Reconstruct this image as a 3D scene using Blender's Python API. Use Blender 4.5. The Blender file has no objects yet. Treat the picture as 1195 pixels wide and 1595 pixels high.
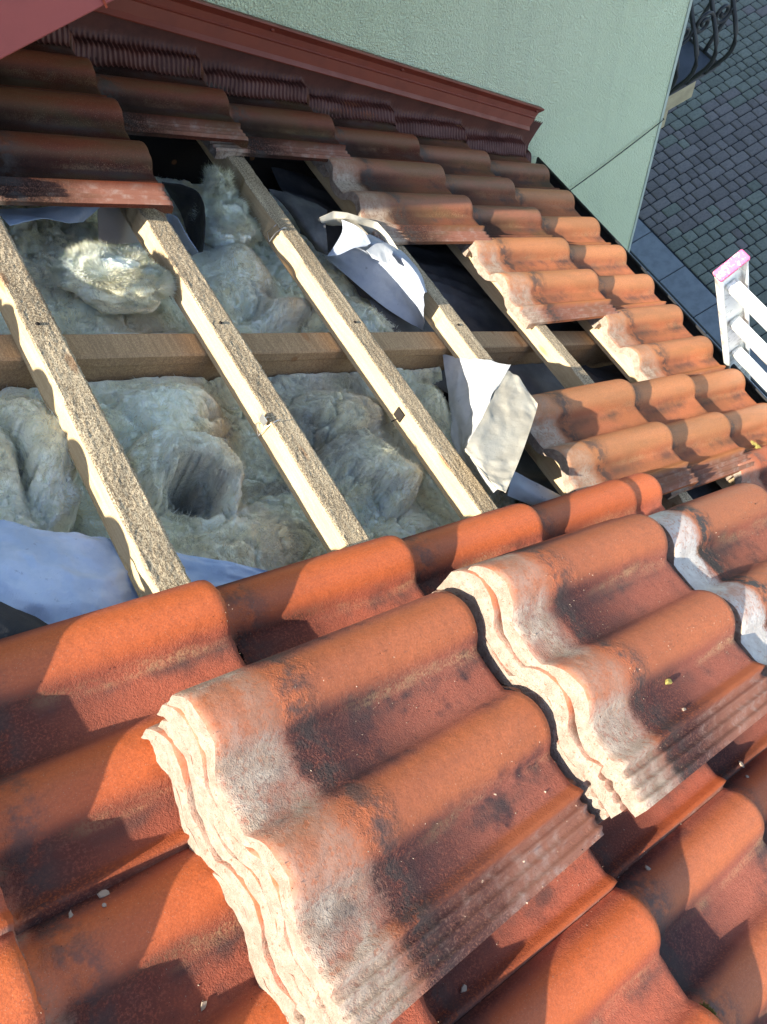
import bpy, math, random
import numpy as np
from mathutils import Matrix, Vector

S = bpy.context.scene
COL = S.collection
rad = math.radians
TH = rad(40.853)                       # roof pitch
ct, st = math.cos(TH), math.sin(TH)
# roof frame: u runs down the slope, v along the battens towards the green wall, w out of the roof
RM = Matrix(((ct, 0, st, 0), (0, 1, 0, 0), (-st, 0, ct, 0), (0, 0, 0, 1)))
def RW(u, v, w): return RM @ Vector((u, v, w))

# ------------------------------------------------------------------ camera
cam_d = bpy.data.cameras.new('camera'); cam = bpy.data.objects.new('camera', cam_d); COL.objects.link(cam)
CC = Vector((-1.28169, -1.73317, 0.89597))
CR = ((0.7231831, -0.5096654, 0.4660981), (-0.1570662, -0.7785442, -0.6076176), (0.6725596, 0.3662105, -0.6430812))
m = Matrix.Identity(4)
for i in range(3):
    m[i][0] = CR[0][i]; m[i][1] = -CR[1][i]; m[i][2] = -CR[2][i]; m[i][3] = CC[i]
cam.matrix_world = RM @ m
cam_d.sensor_fit = 'VERTICAL'; cam_d.sensor_height = 24.0; cam_d.lens = 1237.37 / 1595 * 24
cam_d.clip_start = 0.02; cam_d.clip_end = 500
S.camera = cam

# ------------------------------------------------------------------ light
AL, BE = rad(7.8), rad(4.0)            # sun grazes the roof: 8.4 degrees above its plane, drifting towards the wall
L = RM.to_3x3() @ Vector((math.cos(AL) * math.cos(BE), math.cos(AL) * math.sin(BE), -math.sin(AL)))
sd = bpy.data.lights.new('sun', 'SUN'); sd.energy = 4.8; sd.angle = rad(0.53); sd.color = (1.0, 0.92, 0.78)
sun = bpy.data.objects.new('sun', sd); COL.objects.link(sun)
sun.rotation_euler = L.to_track_quat('-Z', 'Y').to_euler()
W = bpy.data.worlds.new('World'); S.world = W; W.use_nodes = True
wn = W.node_tree; bg = wn.nodes['Background']
sky = wn.nodes.new('ShaderNodeTexSky'); sky.sky_type = 'NISHITA'; sky.sun_disc = False
sky.sun_elevation = math.asin(-L.z); sky.sun_rotation = math.atan2(-L.x, -L.y)
sky.air_density = 1.0; sky.dust_density = 1.0; sky.ozone_density = 1.0
wn.links.new(sky.outputs[0], bg.inputs[0]); bg.inputs[1].default_value = 0.12
S.view_settings.view_transform = 'Standard'; S.view_settings.look = 'None'
S.view_settings.gamma = 1; S.view_settings.use_curve_mapping = False
S.view_settings.exposure = 1.92
S.render.engine = 'CYCLES'

# ------------------------------------------------------------------ helpers
def put(name, me, parent=None, mats=None, M=None):
    o = bpy.data.objects.new(name, me); COL.objects.link(o)
    if parent is not None: o.parent = parent
    if M is not None: o.matrix_local = M
    if mats:
        for mt in (mats if isinstance(mats, (list, tuple)) else [mats]): me.materials.append(mt)
    return o
def tag(o, label=None, cat=None, group=None, kind=None):
    if label: o['label'] = label
    if cat: o['category'] = cat
    if group: o['group'] = group
    if kind: o['kind'] = kind
    return o
def empty(name, M=None, parent=None):
    o = bpy.data.objects.new(name, None); COL.objects.link(o)
    if M is not None: o.matrix_world = M
    if parent: o.parent = parent
    o.empty_display_size = 0.1
    return o
class MB:
    def __init__(s): s.v = []; s.f = []; s.mi = []; s.sm = []
    def add(s, vs, fs, mi=0, smooth=False):
        b = len(s.v); s.v += [tuple(p) for p in vs]
        s.f += [tuple(b + i for i in f) for f in fs]; s.mi += [mi] * len(fs); s.sm += [smooth] * len(fs)
    def box(s, x0, x1, y0, y1, z0, z1, mi=0, bev=0.0, M=None):
        if bev <= 0:
            vs = [(x, y, z) for z in (z0, z1) for y in (y0, y1) for x in (x0, x1)]
            fs = [(0, 2, 3, 1), (4, 5, 7, 6), (0, 1, 5, 4), (2, 6, 7, 3), (0, 4, 6, 2), (1, 3, 7, 5)]
        else:
            b = bev; vs = []; fs = []
            def q(*p):
                i = len(vs); vs.extend(p); fs.append((i, i + 1, i + 2, i + 3))
            X, Y, Z = (x0, x1), (y0, y1), (z0, z1)
            xi, yi, zi = (x0 + b, x1 - b), (y0 + b, y1 - b), (z0 + b, z1 - b)
            def P(a, bb, c, face):
                return (X[a] if face == 0 else xi[a], Y[bb] if face == 1 else yi[bb], Z[c] if face == 2 else zi[c])
            for a in (0, 1):
                o = [(0, 0), (1, 0), (1, 1), (0, 1)]
                if a == 0: o = o[::-1]
                q(*[P(a, i, j, 0) for i, j in o]); q(*[P(j, a, i, 1) for i, j in o]); q(*[P(i, j, a, 2) for i, j in o])
            for a in (0, 1):
                for c in (0, 1):
                    q(P(a, c, 0, 0), P(a, c, 1, 0), P(a, c, 1, 1), P(a, c, 0, 1))
                    q(P(a, 0, c, 0), P(a, 1, c, 0), P(a, 1, c, 2), P(a, 0, c, 2))
                    q(P(0, a, c, 1), P(1, a, c, 1), P(1, a, c, 2), P(0, a, c, 2))
            for a in (0, 1):
                for c in (0, 1):
                    for d in (0, 1):
                        i = len(vs); vs.extend([P(a, c, d, 0), P(a, c, d, 1), P(a, c, d, 2)]); fs.append((i, i + 1, i + 2))
        if M is not None: vs = [tuple(M @ Vector(p)) for p in vs]
        s.add(vs, fs, mi)
    def tube(s, pts, r, n=8, mi=0, cap=True):
        pts = [Vector(p) for p in pts]; rings = []
        up = Vector((0.13, 0.21, 0.97))
        for i, p in enumerate(pts):
            t = (pts[min(i + 1, len(pts) - 1)] - pts[max(i - 1, 0)]).normalized()
            a = t.cross(up)
            if a.length < 1e-3: a = t.cross(Vector((1, 0, 0)))
            a.normalize(); b = t.cross(a)
            rr = r[i] if isinstance(r, (list, tuple)) else r
            rings.append([p + (a * math.cos(2 * math.pi * k / n) + b * math.sin(2 * math.pi * k / n)) * rr for k in range(n)])
        vs = [q for rg in rings for q in rg]
        fs = [(i * n + k, i * n + (k + 1) % n, (i + 1) * n + (k + 1) % n, (i + 1) * n + k) for i in range(len(pts) - 1) for k in range(n)]
        if cap: fs += [tuple(range(n))[::-1], tuple((len(pts) - 1) * n + k for k in range(n))]
        s.add(vs, fs, mi, True)
    def mesh(s, name):
        me = bpy.data.meshes.new(name); me.from_pydata(s.v, [], s.f); me.update()
        me.polygons.foreach_set('material_index', s.mi); me.polygons.foreach_set('use_smooth', s.sm)
        return me
    def build(s, name, mats, parent=None, M=None): return put(name, s.mesh(name), parent, mats, M)
def attr(me, name, vals):
    a = me.attributes.new(name, 'FLOAT', 'POINT'); a.data.foreach_set('value', np.asarray(vals, dtype=np.float32).ravel())
def grid_mesh(name, P, smooth=True, closed=False):
    """P: array (n, m, 3)"""
    n, mm = P.shape[:2]
    idx = np.arange(n * mm).reshape(n, mm)
    f = np.stack([idx[:-1, :-1], idx[1:, :-1], idx[1:, 1:], idx[:-1, 1:]], -1).reshape(-1, 4)
    me = bpy.data.meshes.new(name); me.from_pydata(P.reshape(-1, 3).tolist(), [], f.tolist()); me.update()
    me.polygons.foreach_set('use_smooth', [smooth] * len(f))
    return me
def vnoise(x, y, seed=0):
    xi = np.floor(x).astype(np.int64); yi = np.floor(y).astype(np.int64)
    xf = x - xi; yf = y - yi
    def h(a, b):
        k = (a * 374761393 + b * 668265263 + seed * 1274126177) & 0xffffffff
        k = ((k ^ (k >> 13)) * 1274126177) & 0xffffffff
        return ((k ^ (k >> 16)) & 0xffff) / 65535.0
    u = xf * xf * xf * (xf * (xf * 6 - 15) + 10); v = yf * yf * yf * (yf * (yf * 6 - 15) + 10)
    return (h(xi, yi) * (1 - u) + h(xi + 1, yi) * u) * (1 - v) + (h(xi, yi + 1) * (1 - u) + h(xi + 1, yi + 1) * u) * v
def fbm(x, y, seed=0, o=5, g=0.5, ridged=False):
    s = 0; a = 1; t = 0
    for k in range(o):
        n = vnoise(x * 2 ** k, y * 2 ** k, seed + k * 17)
        if ridged: n = 1 - np.abs(2 * n - 1)
        s = s + a * n; t += a; a *= g
    return s / t
def sstep(a, b, x):
    t = np.clip((x - a) / (b - a), 0, 1); return t * t * (3 - 2 * t)

# ------------------------------------------------------------------ node helpers
class NT:
    def __init__(s, name):
        s.mat = bpy.data.materials.new(name); s.mat.use_nodes = True; s.t = s.mat.node_tree
        s.b = s.t.nodes['Principled BSDF']
    def n(s, typ, ins=None, **props):
        nd = s.t.nodes.new('ShaderNode' + typ)
        for k, v in props.items(): setattr(nd, k, v)
        for k, v in (ins or {}).items(): s.set(nd.inputs[k], v)
        return nd
    def set(s, sock, v):
        if isinstance(v, bpy.types.NodeSocket): s.t.links.new(v, sock)
        elif isinstance(v, (tuple, list)) and len(v) == 3 and sock.type == 'RGBA': sock.default_value = (*v, 1)
        else: sock.default_value = v
    def m(s, op, a, b=0.0, c=0.0, clamp=False):
        nd = s.n('Math', {0: a, 1: b, 2: c}, operation=op, use_clamp=clamp); return nd.outputs[0]
    def mr(s, x, a, b, c=0.0, d=1.0, smooth=True):
        nd = s.n('MapRange', {0: x, 1: a, 2: b, 3: c, 4: d}, interpolation_type='SMOOTHSTEP' if smooth else 'LINEAR'); return nd.outputs[0]
    def mix(s, f, a, b, mode='MIX'):
        nd = s.n('Mix', data_type='RGBA', blend_type=mode)
        s.set(nd.inputs[0], f); s.set(nd.inputs[6], a); s.set(nd.inputs[7], b); return nd.outputs[2]
    def noise(s, co, sc, det=4, ro=0.55, dis=0.0):
        return s.n('TexNoise', {'Vector': co, 'Scale': sc, 'Detail': det, 'Roughness': ro, 'Distortion': dis}).outputs[0]
    def voro(s, co, sc, feat='F1'):
        return s.n('TexVoronoi', {'Vector': co, 'Scale': sc}, feature=feat).outputs[0]
    def obj(s):
        """object coordinates shifted by a random amount per object"""
        tc = s.n('TexCoord').outputs['Object']; r = s.n('ObjectInfo').outputs['Random']
        k = s.m('MULTIPLY', r, 37.0)
        v = s.n('CombineXYZ', {0: k, 1: s.m('MULTIPLY', r, 91.0), 2: s.m('MULTIPLY', r, 53.0)}).outputs[0]
        return s.n('VectorMath', {0: tc, 1: v}, operation='ADD').outputs[0], tc, r
    def scale(s, co, v):
        return s.n('VectorMath', {0: co, 1: v}, operation='MULTIPLY').outputs[0]
    def at(s, name): return s.n('Attribute', attribute_name=name).outputs['Fac']
    def bump(s, h, dist, strength=1.0, normal=None):
        ins = {'Height': h, 'Distance': dist, 'Strength': strength}
        if normal is not None: ins['Normal'] = normal
        return s.n('Bump', ins).outputs[0]
    def out(s, col, rough=0.8, normal=None, spec=0.3, metal=0.0, **kw):
        s.set(s.b.inputs['Base Color'], col); s.set(s.b.inputs['Roughness'], rough)
        s.set(s.b.inputs['Specular IOR Level'], spec); s.set(s.b.inputs['Metallic'], metal)
        if normal is not None: s.set(s.b.inputs['Normal'], normal)
        for k, v in kw.items(): s.set(s.b.inputs[k], v)
        return s.mat

# ------------------------------------------------------------------ materials
def tile_mat(name, crest, valley, dark, dirt, dust=1.0, green=0.0, grit=1.0, grime_shade_amt=0.95, dust_a=(0.27, 0.195, 0.14), dust_b=(0.46, 0.37, 0.285)):
    t = NT(name); co, raw, rnd = t.obj()
    xyz = t.n('SeparateXYZ', {0: raw}); s_, h_ = xyz.outputs[0], xyz.outputs[2]
    n_big = t.noise(co, 9, 3); n_mid = t.noise(co, 38, 5, 0.65); n_fine = t.noise(co, 330, 3, 0.7); n_gr = t.noise(co, 750, 2, 0.6)
    streak = t.noise(t.scale(co, (6.0, 60.0, 20.0)), 1.0, 4, 0.6)
    up = t.mr(h_, 0.006, 0.026)
    c = t.mix(up, valley, crest)
    c = t.mix(t.m('MULTIPLY', t.mr(streak, 0.50, 0.80), 0.16), c, dark)
    # dark lichen specks and soot in the valleys
    darkening = t.m('MULTIPLY', t.mr(t.m('ADD', t.m('MULTIPLY', n_big, 0.6), t.m('MULTIPLY', n_mid, 0.6)), 0.58, 0.78), t.m('SUBTRACT', 1.0, t.m('MULTIPLY', up, 0.93)))
    c = t.mix(t.m('MULTIPLY', darkening, t.m('MULTIPLY', t.m('MULTIPLY_ADD', t.m('FRACT', t.m('MULTIPLY', rnd, 7.31)), 1.1, 0.35), dirt), 0.0, True), c, dark)
    spk = t.m('MULTIPLY', t.mr(t.noise(co, 330, 3, 0.65), 0.60, 0.66), t.mr(n_mid, 0.44, 0.60))
    spk = t.m('MULTIPLY', spk, t.m('MULTIPLY_ADD', up, -0.65, 1.0))
    c = t.mix(t.m('MULTIPLY', spk, 0.55 * dirt + 0.15), c, tuple(x * 0.5 for x in dark))
    gv = t.mr(n_fine, 0.3, 0.7, 0.82, 1.16)
    c = t.mix(1.0, c, t.n('CombineXYZ', {0: gv, 1: gv, 2: gv}).outputs[0], 'MULTIPLY')
    lsp = t.m('MULTIPLY', t.mr(n_gr, 0.63, 0.72), 0.55)
    c = t.mix(lsp, c, (0.48, 0.30, 0.20))
    # sand line at the foot of each roll with a dark water stain beside it
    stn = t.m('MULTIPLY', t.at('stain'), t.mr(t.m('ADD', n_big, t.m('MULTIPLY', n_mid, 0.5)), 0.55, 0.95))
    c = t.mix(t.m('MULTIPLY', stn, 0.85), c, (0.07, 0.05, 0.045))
    cr = t.m('MULTIPLY', t.at('crease'), t.mr(t.m('ADD', n_fine, t.m('MULTIPLY', n_mid, 0.4)), 0.55, 0.85))
    cr = t.m('MULTIPLY', cr, t.mr(t.noise(t.scale(co, (7.0, 40.0, 9.0)), 1.0, 3), 0.40, 0.66))
    c = t.mix(t.m('MULTIPLY', cr, 0.8 * grit), c, (0.50, 0.32, 0.16))
    # clean ridge beside the side lock, dusty grooves in it
    c = t.mix(t.m('MULTIPLY', t.at('ridge'), 0.75), c, tuple(x * 0.85 for x in crest))
    c = t.mix(t.at('groove'), c, t.mix(t.mr(n_mid, 0.45, 0.8), (0.27, 0.115, 0.075), (0.36, 0.25, 0.20)))
    if green > 0:
        g = t.m('MULTIPLY', t.mr(t.noise(t.scale(co, (5.0, 22.0, 10.0)), 1.0, 4), 0.42, 0.62), green)
        c = t.mix(g, c, (0.085, 0.075, 0.028))
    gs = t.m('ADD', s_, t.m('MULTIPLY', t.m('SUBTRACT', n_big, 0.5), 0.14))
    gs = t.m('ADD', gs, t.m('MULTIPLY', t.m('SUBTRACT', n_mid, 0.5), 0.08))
    grime_shade = t.m('MULTIPLY', t.mr(s_, 0.083, 0.100), t.mr(gs, 0.15, 0.30, 1.0, 0.0))  # valley dirt below the upper nose, with the nose's shade painted in
    grime_shade = t.m('MULTIPLY', t.m('MULTIPLY', grime_shade, t.m('MULTIPLY_ADD', up, -0.80, 1.0)), t.mr(n_fine, 0.30, 0.55, 0.35, 1.0))
    c = t.mix(t.m('MULTIPLY', grime_shade, grime_shade_amt), c, tuple(x * 0.75 for x in dark))
    # cement dust where the next course used to cover the head
    edge = t.m('ADD', s_, t.m('MULTIPLY', t.m('SUBTRACT', n_big, 0.5), 0.09))
    edge = t.m('ADD', edge, t.m('MULTIPLY', t.m('SUBTRACT', n_mid, 0.5), 0.05))
    edge = t.m('ADD', edge, t.m('MULTIPLY', t.m('SUBTRACT', n_fine, 0.5), 0.030))
    d = t.mr(edge, 0.062, 0.100, 1.0, 0.0)
    d = t.m('MULTIPLY', d, t.mr(t.noise(co, 150, 4, 0.7), 0.36, 0.50, 0.45, 1.0))
    patch = t.mr(t.noise(co, 16, 3, 0.5), 0.36, 0.50, 0.5, 1.0)
    d = t.m('MULTIPLY', t.m('MULTIPLY', d, patch), t.m('MULTIPLY', t.m('MULTIPLY_ADD', up, -0.50, 1.0), dust), 0.0, True)
    c = t.mix(t.m('MULTIPLY', d, 0.9), c, t.mix(t.mr(n_mid, 0.3, 0.7), dust_a, dust_b))
    band = t.m('MULTIPLY', t.mr(edge, 0.085, 0.118), t.mr(edge, 0.165, 0.118))
    c = t.mix(t.m('MULTIPLY', t.m('MULTIPLY', band, t.mr(n_mid, 0.38, 0.58)), 0.8 * dust), c, (0.05, 0.042, 0.038))
    br = t.m('MULTIPLY_ADD', rnd, 0.30, 0.85)
    c = t.mix(1.0, c, t.n('CombineXYZ', {0: br, 1: br, 2: br}).outputs[0], 'MULTIPLY')
    crumbs = t.m('MULTIPLY', t.m('MAXIMUM', band, t.m('MULTIPLY', d, 0.25)), t.m('MULTIPLY', dust, 1.0))
    hgt = t.m('ADD', t.m('MULTIPLY', n_fine, 0.5), t.m('MULTIPLY', n_gr, 0.35))
    rough_amt = t.m('MULTIPLY_ADD', up, -0.7, 1.0)
    bm = t.bump(t.m('MULTIPLY', hgt, rough_amt), 0.0026, 0.7)
    bm = t.bump(t.m('MULTIPLY', crumbs, t.noise(co, 120, 4, 0.7)), 0.0035, 0.6, bm)
    bm = t.bump(t.noise(co, 45, 3, 0.5), 0.0022, 0.4, bm)
    ro = t.m('MAXIMUM', t.m('MULTIPLY_ADD', up, -0.30, 0.82), t.m('MULTIPLY', d, 0.9))
    return t.out(c, ro, bm, t.m('MULTIPLY', t.m('SUBTRACT', 1.0, d), t.m('MULTIPLY_ADD', up, 0.22, 0.10)))
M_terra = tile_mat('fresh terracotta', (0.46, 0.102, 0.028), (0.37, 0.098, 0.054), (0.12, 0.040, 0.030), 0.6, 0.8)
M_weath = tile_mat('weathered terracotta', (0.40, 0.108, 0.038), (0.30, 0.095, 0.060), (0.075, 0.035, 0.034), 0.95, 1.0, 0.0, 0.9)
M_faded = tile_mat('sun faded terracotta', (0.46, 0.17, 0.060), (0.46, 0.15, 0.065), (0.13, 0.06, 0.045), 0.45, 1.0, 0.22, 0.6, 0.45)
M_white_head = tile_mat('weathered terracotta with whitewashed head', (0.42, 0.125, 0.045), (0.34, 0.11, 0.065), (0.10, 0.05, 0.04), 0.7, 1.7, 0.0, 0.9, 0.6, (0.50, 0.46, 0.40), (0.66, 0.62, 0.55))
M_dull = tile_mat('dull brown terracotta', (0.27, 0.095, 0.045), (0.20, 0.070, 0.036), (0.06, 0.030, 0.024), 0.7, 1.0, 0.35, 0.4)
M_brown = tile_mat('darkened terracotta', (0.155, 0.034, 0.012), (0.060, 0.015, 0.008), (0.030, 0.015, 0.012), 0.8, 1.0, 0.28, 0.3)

def raw_edge():
    t = NT('raw concrete tile edge'); co, raw, rnd = t.obj()
    n = t.noise(co, 70, 5, 0.6); f = t.noise(co, 420, 3, 0.7)
    pit = t.mr(t.noise(co, 190, 3, 0.6), 0.60, 0.70)
    c = t.mix(t.mr(n, 0.35, 0.65), (0.25, 0.19, 0.148), (0.32, 0.262, 0.21))
    c = t.mix(t.m('MULTIPLY', pit, 0.8), c, (0.20, 0.10, 0.06))
    bm = t.bump(t.m('ADD', t.m('MULTIPLY', f, 0.6), t.noise(co, 110, 4, 0.7)), 0.006, 1.0)
    return t.out(c, 0.95, bm, 0.1)
M_raw = raw_edge()

def wood(name, light, dark, speckle_amt, dist):
    t = NT(name); co, raw, rnd = t.obj()
    v = t.n('VectorMath', {0: raw, 1: t.n('CombineXYZ', {0: t.m('MULTIPLY', rnd, 9.0), 1: t.m('MULTIPLY', rnd, 5.0), 2: rnd}).outputs[0]}, operation='ADD').outputs[0]
    g = t.noise(t.scale(v, (160.0, 9.0, 160.0)), 1.0, 5, 0.6, 0.5)
    f = t.noise(t.scale(v, (520.0, 300.0, 520.0)), 1.0, 4, 0.75)
    bl = t.noise(t.scale(v, (10.0, 4.0, 10.0)), 1.0, 4, 0.6)
    knot = t.mr(t.voro(t.scale(v, (16.0, 5.0, 16.0)), 1.0), 0.10, 0.16, 1.0, 0.0)
    c = t.mix(t.mr(g, 0.32, 0.68), light, tuple(a * 0.55 + b * 0.45 for a, b in zip(light, dark)))
    c = t.mix(t.m('MULTIPLY', t.mr(t.m('ADD', t.m('MULTIPLY', f, 0.8), t.m('MULTIPLY', bl, 0.2)), 0.45, 0.55), speckle_amt), c, dark)
    c = t.mix(t.m('MULTIPLY', knot, 0.6), c, (0.22, 0.10, 0.04))
    bm = t.bump(f, dist, 1.0); bm = t.bump(g, 0.0012, 0.5, bm)
    return t.out(c, 0.85, bm, 0.15)
M_sawn = wood('rough sawn grey batten top', (0.62, 0.50, 0.33), (0.11, 0.075, 0.045), 0.85, 0.0022)  # sawn fibres, with the speckle of grazing sun put into the colour
M_pale = wood('pale planed batten side', (0.43, 0.345, 0.215), (0.30, 0.20, 0.10), 0.35, 0.0006)
M_rafter = wood('aged rafter wood', (0.44, 0.29, 0.155), (0.17, 0.105, 0.058), 0.5, 0.0008)
M_void_wood = wood('void black boarding', (0.018, 0.015, 0.013), (0.010, 0.009, 0.008), 0.5, 0.001)  # near-black wood: the darkness of the void is put into the colour

def wool_mat():
    t = NT('mineral wool'); co, raw, rnd = t.obj()
    nb = t.noise(co, 7, 4, 0.55); nm = t.noise(co, 26, 5, 0.65, 0.8); nf = t.noise(co, 260, 4, 0.75)
    fib = t.noise(t.scale(co, (180.0, 60.0, 120.0)), 1.0, 3, 0.7, 2.0)
    c = t.mix(t.mr(nb, 0.38, 0.62), (0.83, 0.87, 0.72), (0.85, 0.79, 0.52))
    c = t.mix(t.m('MULTIPLY', t.mr(nm, 0.5, 0.72), 0.5), c, (0.62, 0.64, 0.50))
    wm = t.m('MULTIPLY', t.at('warm'), t.mr(nm, 0.30, 0.60, 0.4, 1.0)); c = t.mix(wm, c, (0.60, 0.42, 0.20))
    gy = t.m('MULTIPLY', t.at('grey'), t.mr(nm, 0.25, 0.6, 0.5, 1.0)); c = t.mix(gy, c, (0.36, 0.325, 0.25))
    dk = t.m('MULTIPLY', t.at('darkening'), 1.0); c = t.mix(dk, c, (0.085, 0.072, 0.052))
    c = t.mix(t.m('MULTIPLY', t.mr(nf, 0.60, 0.72), 0.25), c, (0.30, 0.28, 0.22))
    vein = t.mr(t.m('ABSOLUTE', t.m('SUBTRACT', t.noise(co, 17, 6, 0.7, 1.2), 0.5)), 0.0, 0.03, 1.0, 0.0)
    c = t.mix(t.m('MULTIPLY', t.m('MULTIPLY', vein, t.mr(nb, 0.40, 0.6)), 0.55), c, (0.16, 0.15, 0.11))
    bm = t.bump(t.m('ADD', nf, fib), 0.009, 0.75); bm = t.bump(nm, 0.016, 0.6, bm)
    return t.out(c, 1.0, bm, 0.0, **{'Sheen Weight': 0.25, 'Sheen Roughness': 0.6, 'Subsurface Weight': 0.55, 'Subsurface Radius': (0.022, 0.020, 0.013), 'Subsurface Scale': 1.0})
M_wool = wool_mat()

def felt(name, a, b, dist=0.0007):
    t = NT(name); co, raw, rnd = t.obj()
    n = t.noise(co, 14, 4, 0.6); f = t.noise(co, 420, 2, 0.6)
    w = t.n('TexWave', {'Vector': co, 'Scale': 190.0, 'Distortion': 1.5}).outputs[1]
    c = t.mix(t.mr(n, 0.35, 0.68), a, b)
    c = t.mix(t.m('MULTIPLY', t.mr(t.noise(co, 60, 4, 0.7), 0.62, 0.75), 0.45), c, (0.10, 0.09, 0.08))
    bm = t.bump(t.m('ADD', f, t.m('MULTIPLY', w, 0.4)), dist, 0.6); bm = t.bump(n, 0.01, 0.35, bm)
    return t.out(c, 0.75, bm, 0.25)
M_felt_blue = felt('blue grey roofing felt', (0.28, 0.35, 0.48), (0.38, 0.44, 0.56))
M_felt_white = felt('white felt face', (0.36, 0.37, 0.375), (0.44, 0.445, 0.44))
M_felt_beige = felt('beige grey felt face', (0.27, 0.25, 0.205), (0.36, 0.34, 0.285))
M_felt_pale = felt('pale blue grey felt', (0.29, 0.325, 0.39), (0.37, 0.40, 0.45))
M_felt_black = felt('black felt edge', (0.018, 0.019, 0.022), (0.03, 0.03, 0.033))
M_felt_dark = felt('dark grey underlay', (0.055, 0.056, 0.06), (0.09, 0.088, 0.088))

def plaster():
    t = NT('pale green plaster'); tc = t.n('TexCoord').outputs['Object']
    f = t.noise(tc, 190, 4, 0.65); g = t.noise(tc, 1.6, 4, 0.6); v = t.voro(tc, 170)
    c = t.mix(t.mr(g, 0.35, 0.65), (0.74, 0.83, 0.55), (0.78, 0.87, 0.59))
    stk = t.noise(t.scale(tc, (9.0, 9.0, 0.7)), 1.0, 5, 0.6)
    c = t.mix(t.m('MULTIPLY', t.mr(stk, 0.50, 0.78), 0.16), c, (0.30, 0.36, 0.29))
    bm = t.bump(t.m('ADD', f, t.m('MULTIPLY', v, 0.6)), 0.012, 0.9)
    return t.out(c, 0.9, bm, 0.2)
M_plaster = plaster()
def painted(name, col, ro=0.45, var=0.15, spec=0.4, metal=0.0):
    t = NT(name); co, raw, rnd = t.obj()
    n = t.noise(co, 12, 5, 0.65); f = t.noise(co, 90, 4, 0.7)
    c = t.mix(t.m('MULTIPLY', t.mr(n, 0.4, 0.7), var * 2.2), col, tuple(x * 0.55 for x in col))
    c = t.mix(t.m('MULTIPLY', t.mr(f, 0.62, 0.72), var), c, tuple(min(1, x * 1.5 + 0.04) for x in col))
    return t.out(c, t.mr(n, 0.3, 0.7, ro * 0.85, ro * 1.25), t.bump(f, 0.0005, 0.4), spec, metal)
M_flash = painted('red painted flashing', (0.19, 0.034, 0.017), 0.42)
M_fascia = painted('rose red fascia', (0.34, 0.085, 0.075), 0.5, 0.08)
M_strip = painted('pleated wine red flashing strip', (0.098, 0.027, 0.017), 0.55, 0.35)
M_gutter = painted('black gutter metal', (0.022, 0.022, 0.024), 0.45)
M_iron = painted('black wrought iron', (0.018, 0.019, 0.021), 0.5, 0.1)
M_cable = painted('dark cable', (0.03, 0.045, 0.03), 0.6)
M_zinc = painted('galvanised wire', (0.55, 0.55, 0.55), 0.35, 0.1, 0.5, 0.9)
M_bead = painted('pale corner bead', (0.42, 0.48, 0.40), 0.6)
M_cap = painted('dark slate balcony floor', (0.045, 0.050, 0.062), 0.5)
M_sand = painted('sandstone coloured render', (0.42, 0.35, 0.22), 0.9, 0.22, 0.15)
M_ochre = painted('grey wing render', (0.45, 0.45, 0.42), 0.9, 0.1, 0.1)
def ladder_paint():
    t = NT('scuffed white ladder paint'); co, raw, rnd = t.obj()
    n = t.noise(co, 22, 5, 0.7); f = t.noise(t.scale(co, (50.0, 50.0, 18.0)), 1.0, 5, 0.7)
    c = t.mix(t.mr(n, 0.48, 0.66), (0.80, 0.82, 0.78), (0.42, 0.42, 0.39))
    c = t.mix(t.m('MULTIPLY', t.mr(f, 0.60, 0.70), 0.7), c, (0.22, 0.21, 0.19))
    return t.out(c, 0.5, t.bump(f, 0.0008, 0.5), 0.4)
M_ladder = ladder_paint()
def pink_cap():
    t = NT('worn pink ladder tip'); co, raw, rnd = t.obj()
    n = t.noise(co, 60, 5, 0.7); f = t.noise(co, 240, 4, 0.7)
    c = t.mix(t.mr(t.m('ADD', t.m('MULTIPLY', n, 0.7), t.m('MULTIPLY', f, 0.3)), 0.52, 0.64), (0.60, 0.11, 0.24), (0.70, 0.55, 0.57))
    return t.out(c, 0.7, t.bump(f, 0.001, 0.6), 0.25)
M_pink = pink_cap()
M_moss = painted('dry yellow moss', (0.26, 0.22, 0.07), 1.0, 0.3, 0.0)
M_chip = painted('pale mortar chip', (0.27, 0.21, 0.16), 0.95, 0.2, 0.1)
M_lichen = painted('black crust', (0.025, 0.022, 0.020), 1.0, 0.2, 0.0)
M_board = painted('grey fibre board offcut', (0.30, 0.27, 0.24), 0.85, 0.1, 0.1)
def paver_mat():
    t = NT('cobble paver concrete'); co, raw, rnd = t.obj()
    n = t.noise(co, 45, 4, 0.65); f = t.noise(co, 260, 3, 0.7)
    hue = t.at('mauve')
    oc = t.n('ObjectInfo').outputs['Color']
    c = t.mix(t.m('MULTIPLY', t.mr(n, 0.4, 0.7), 0.4), oc, (0.05, 0.055, 0.05))
    br = t.m('MULTIPLY_ADD', rnd, 0.3, 0.85)
    c = t.mix(1.0, c, t.n('CombineXYZ', {0: br, 1: br, 2: br}).outputs[0], 'MULTIPLY')
    return t.out(c, 0.9, t.bump(t.m('ADD', n, f), 0.002, 0.6), 0.2)
M_paver = paver_mat()
def ground_mat():
    t = NT('paved yard'); tc = t.n('TexCoord').outputs['Object']
    b = t.n('TexBrick', {'Vector': tc, 'Color1': (0.20, 0.22, 0.21, 1), 'Color2': (0.17, 0.18, 0.18, 1), 'Mortar': (0.03, 0.03, 0.032, 1), 'Scale': 4.4, 'Mortar Size': 0.02})
    return t.out(b.outputs[0], 0.9, t.bump(b.outputs[1], 0.006, -1.0), 0.2)
M_ground = ground_mat()
M_joint = painted('dark joint sand', (0.028, 0.030, 0.033), 1.0, 0.2, 0.0)
M_slab = painted('smooth concrete slab', (0.15, 0.165, 0.175), 0.85, 0.18, 0.2)

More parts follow.
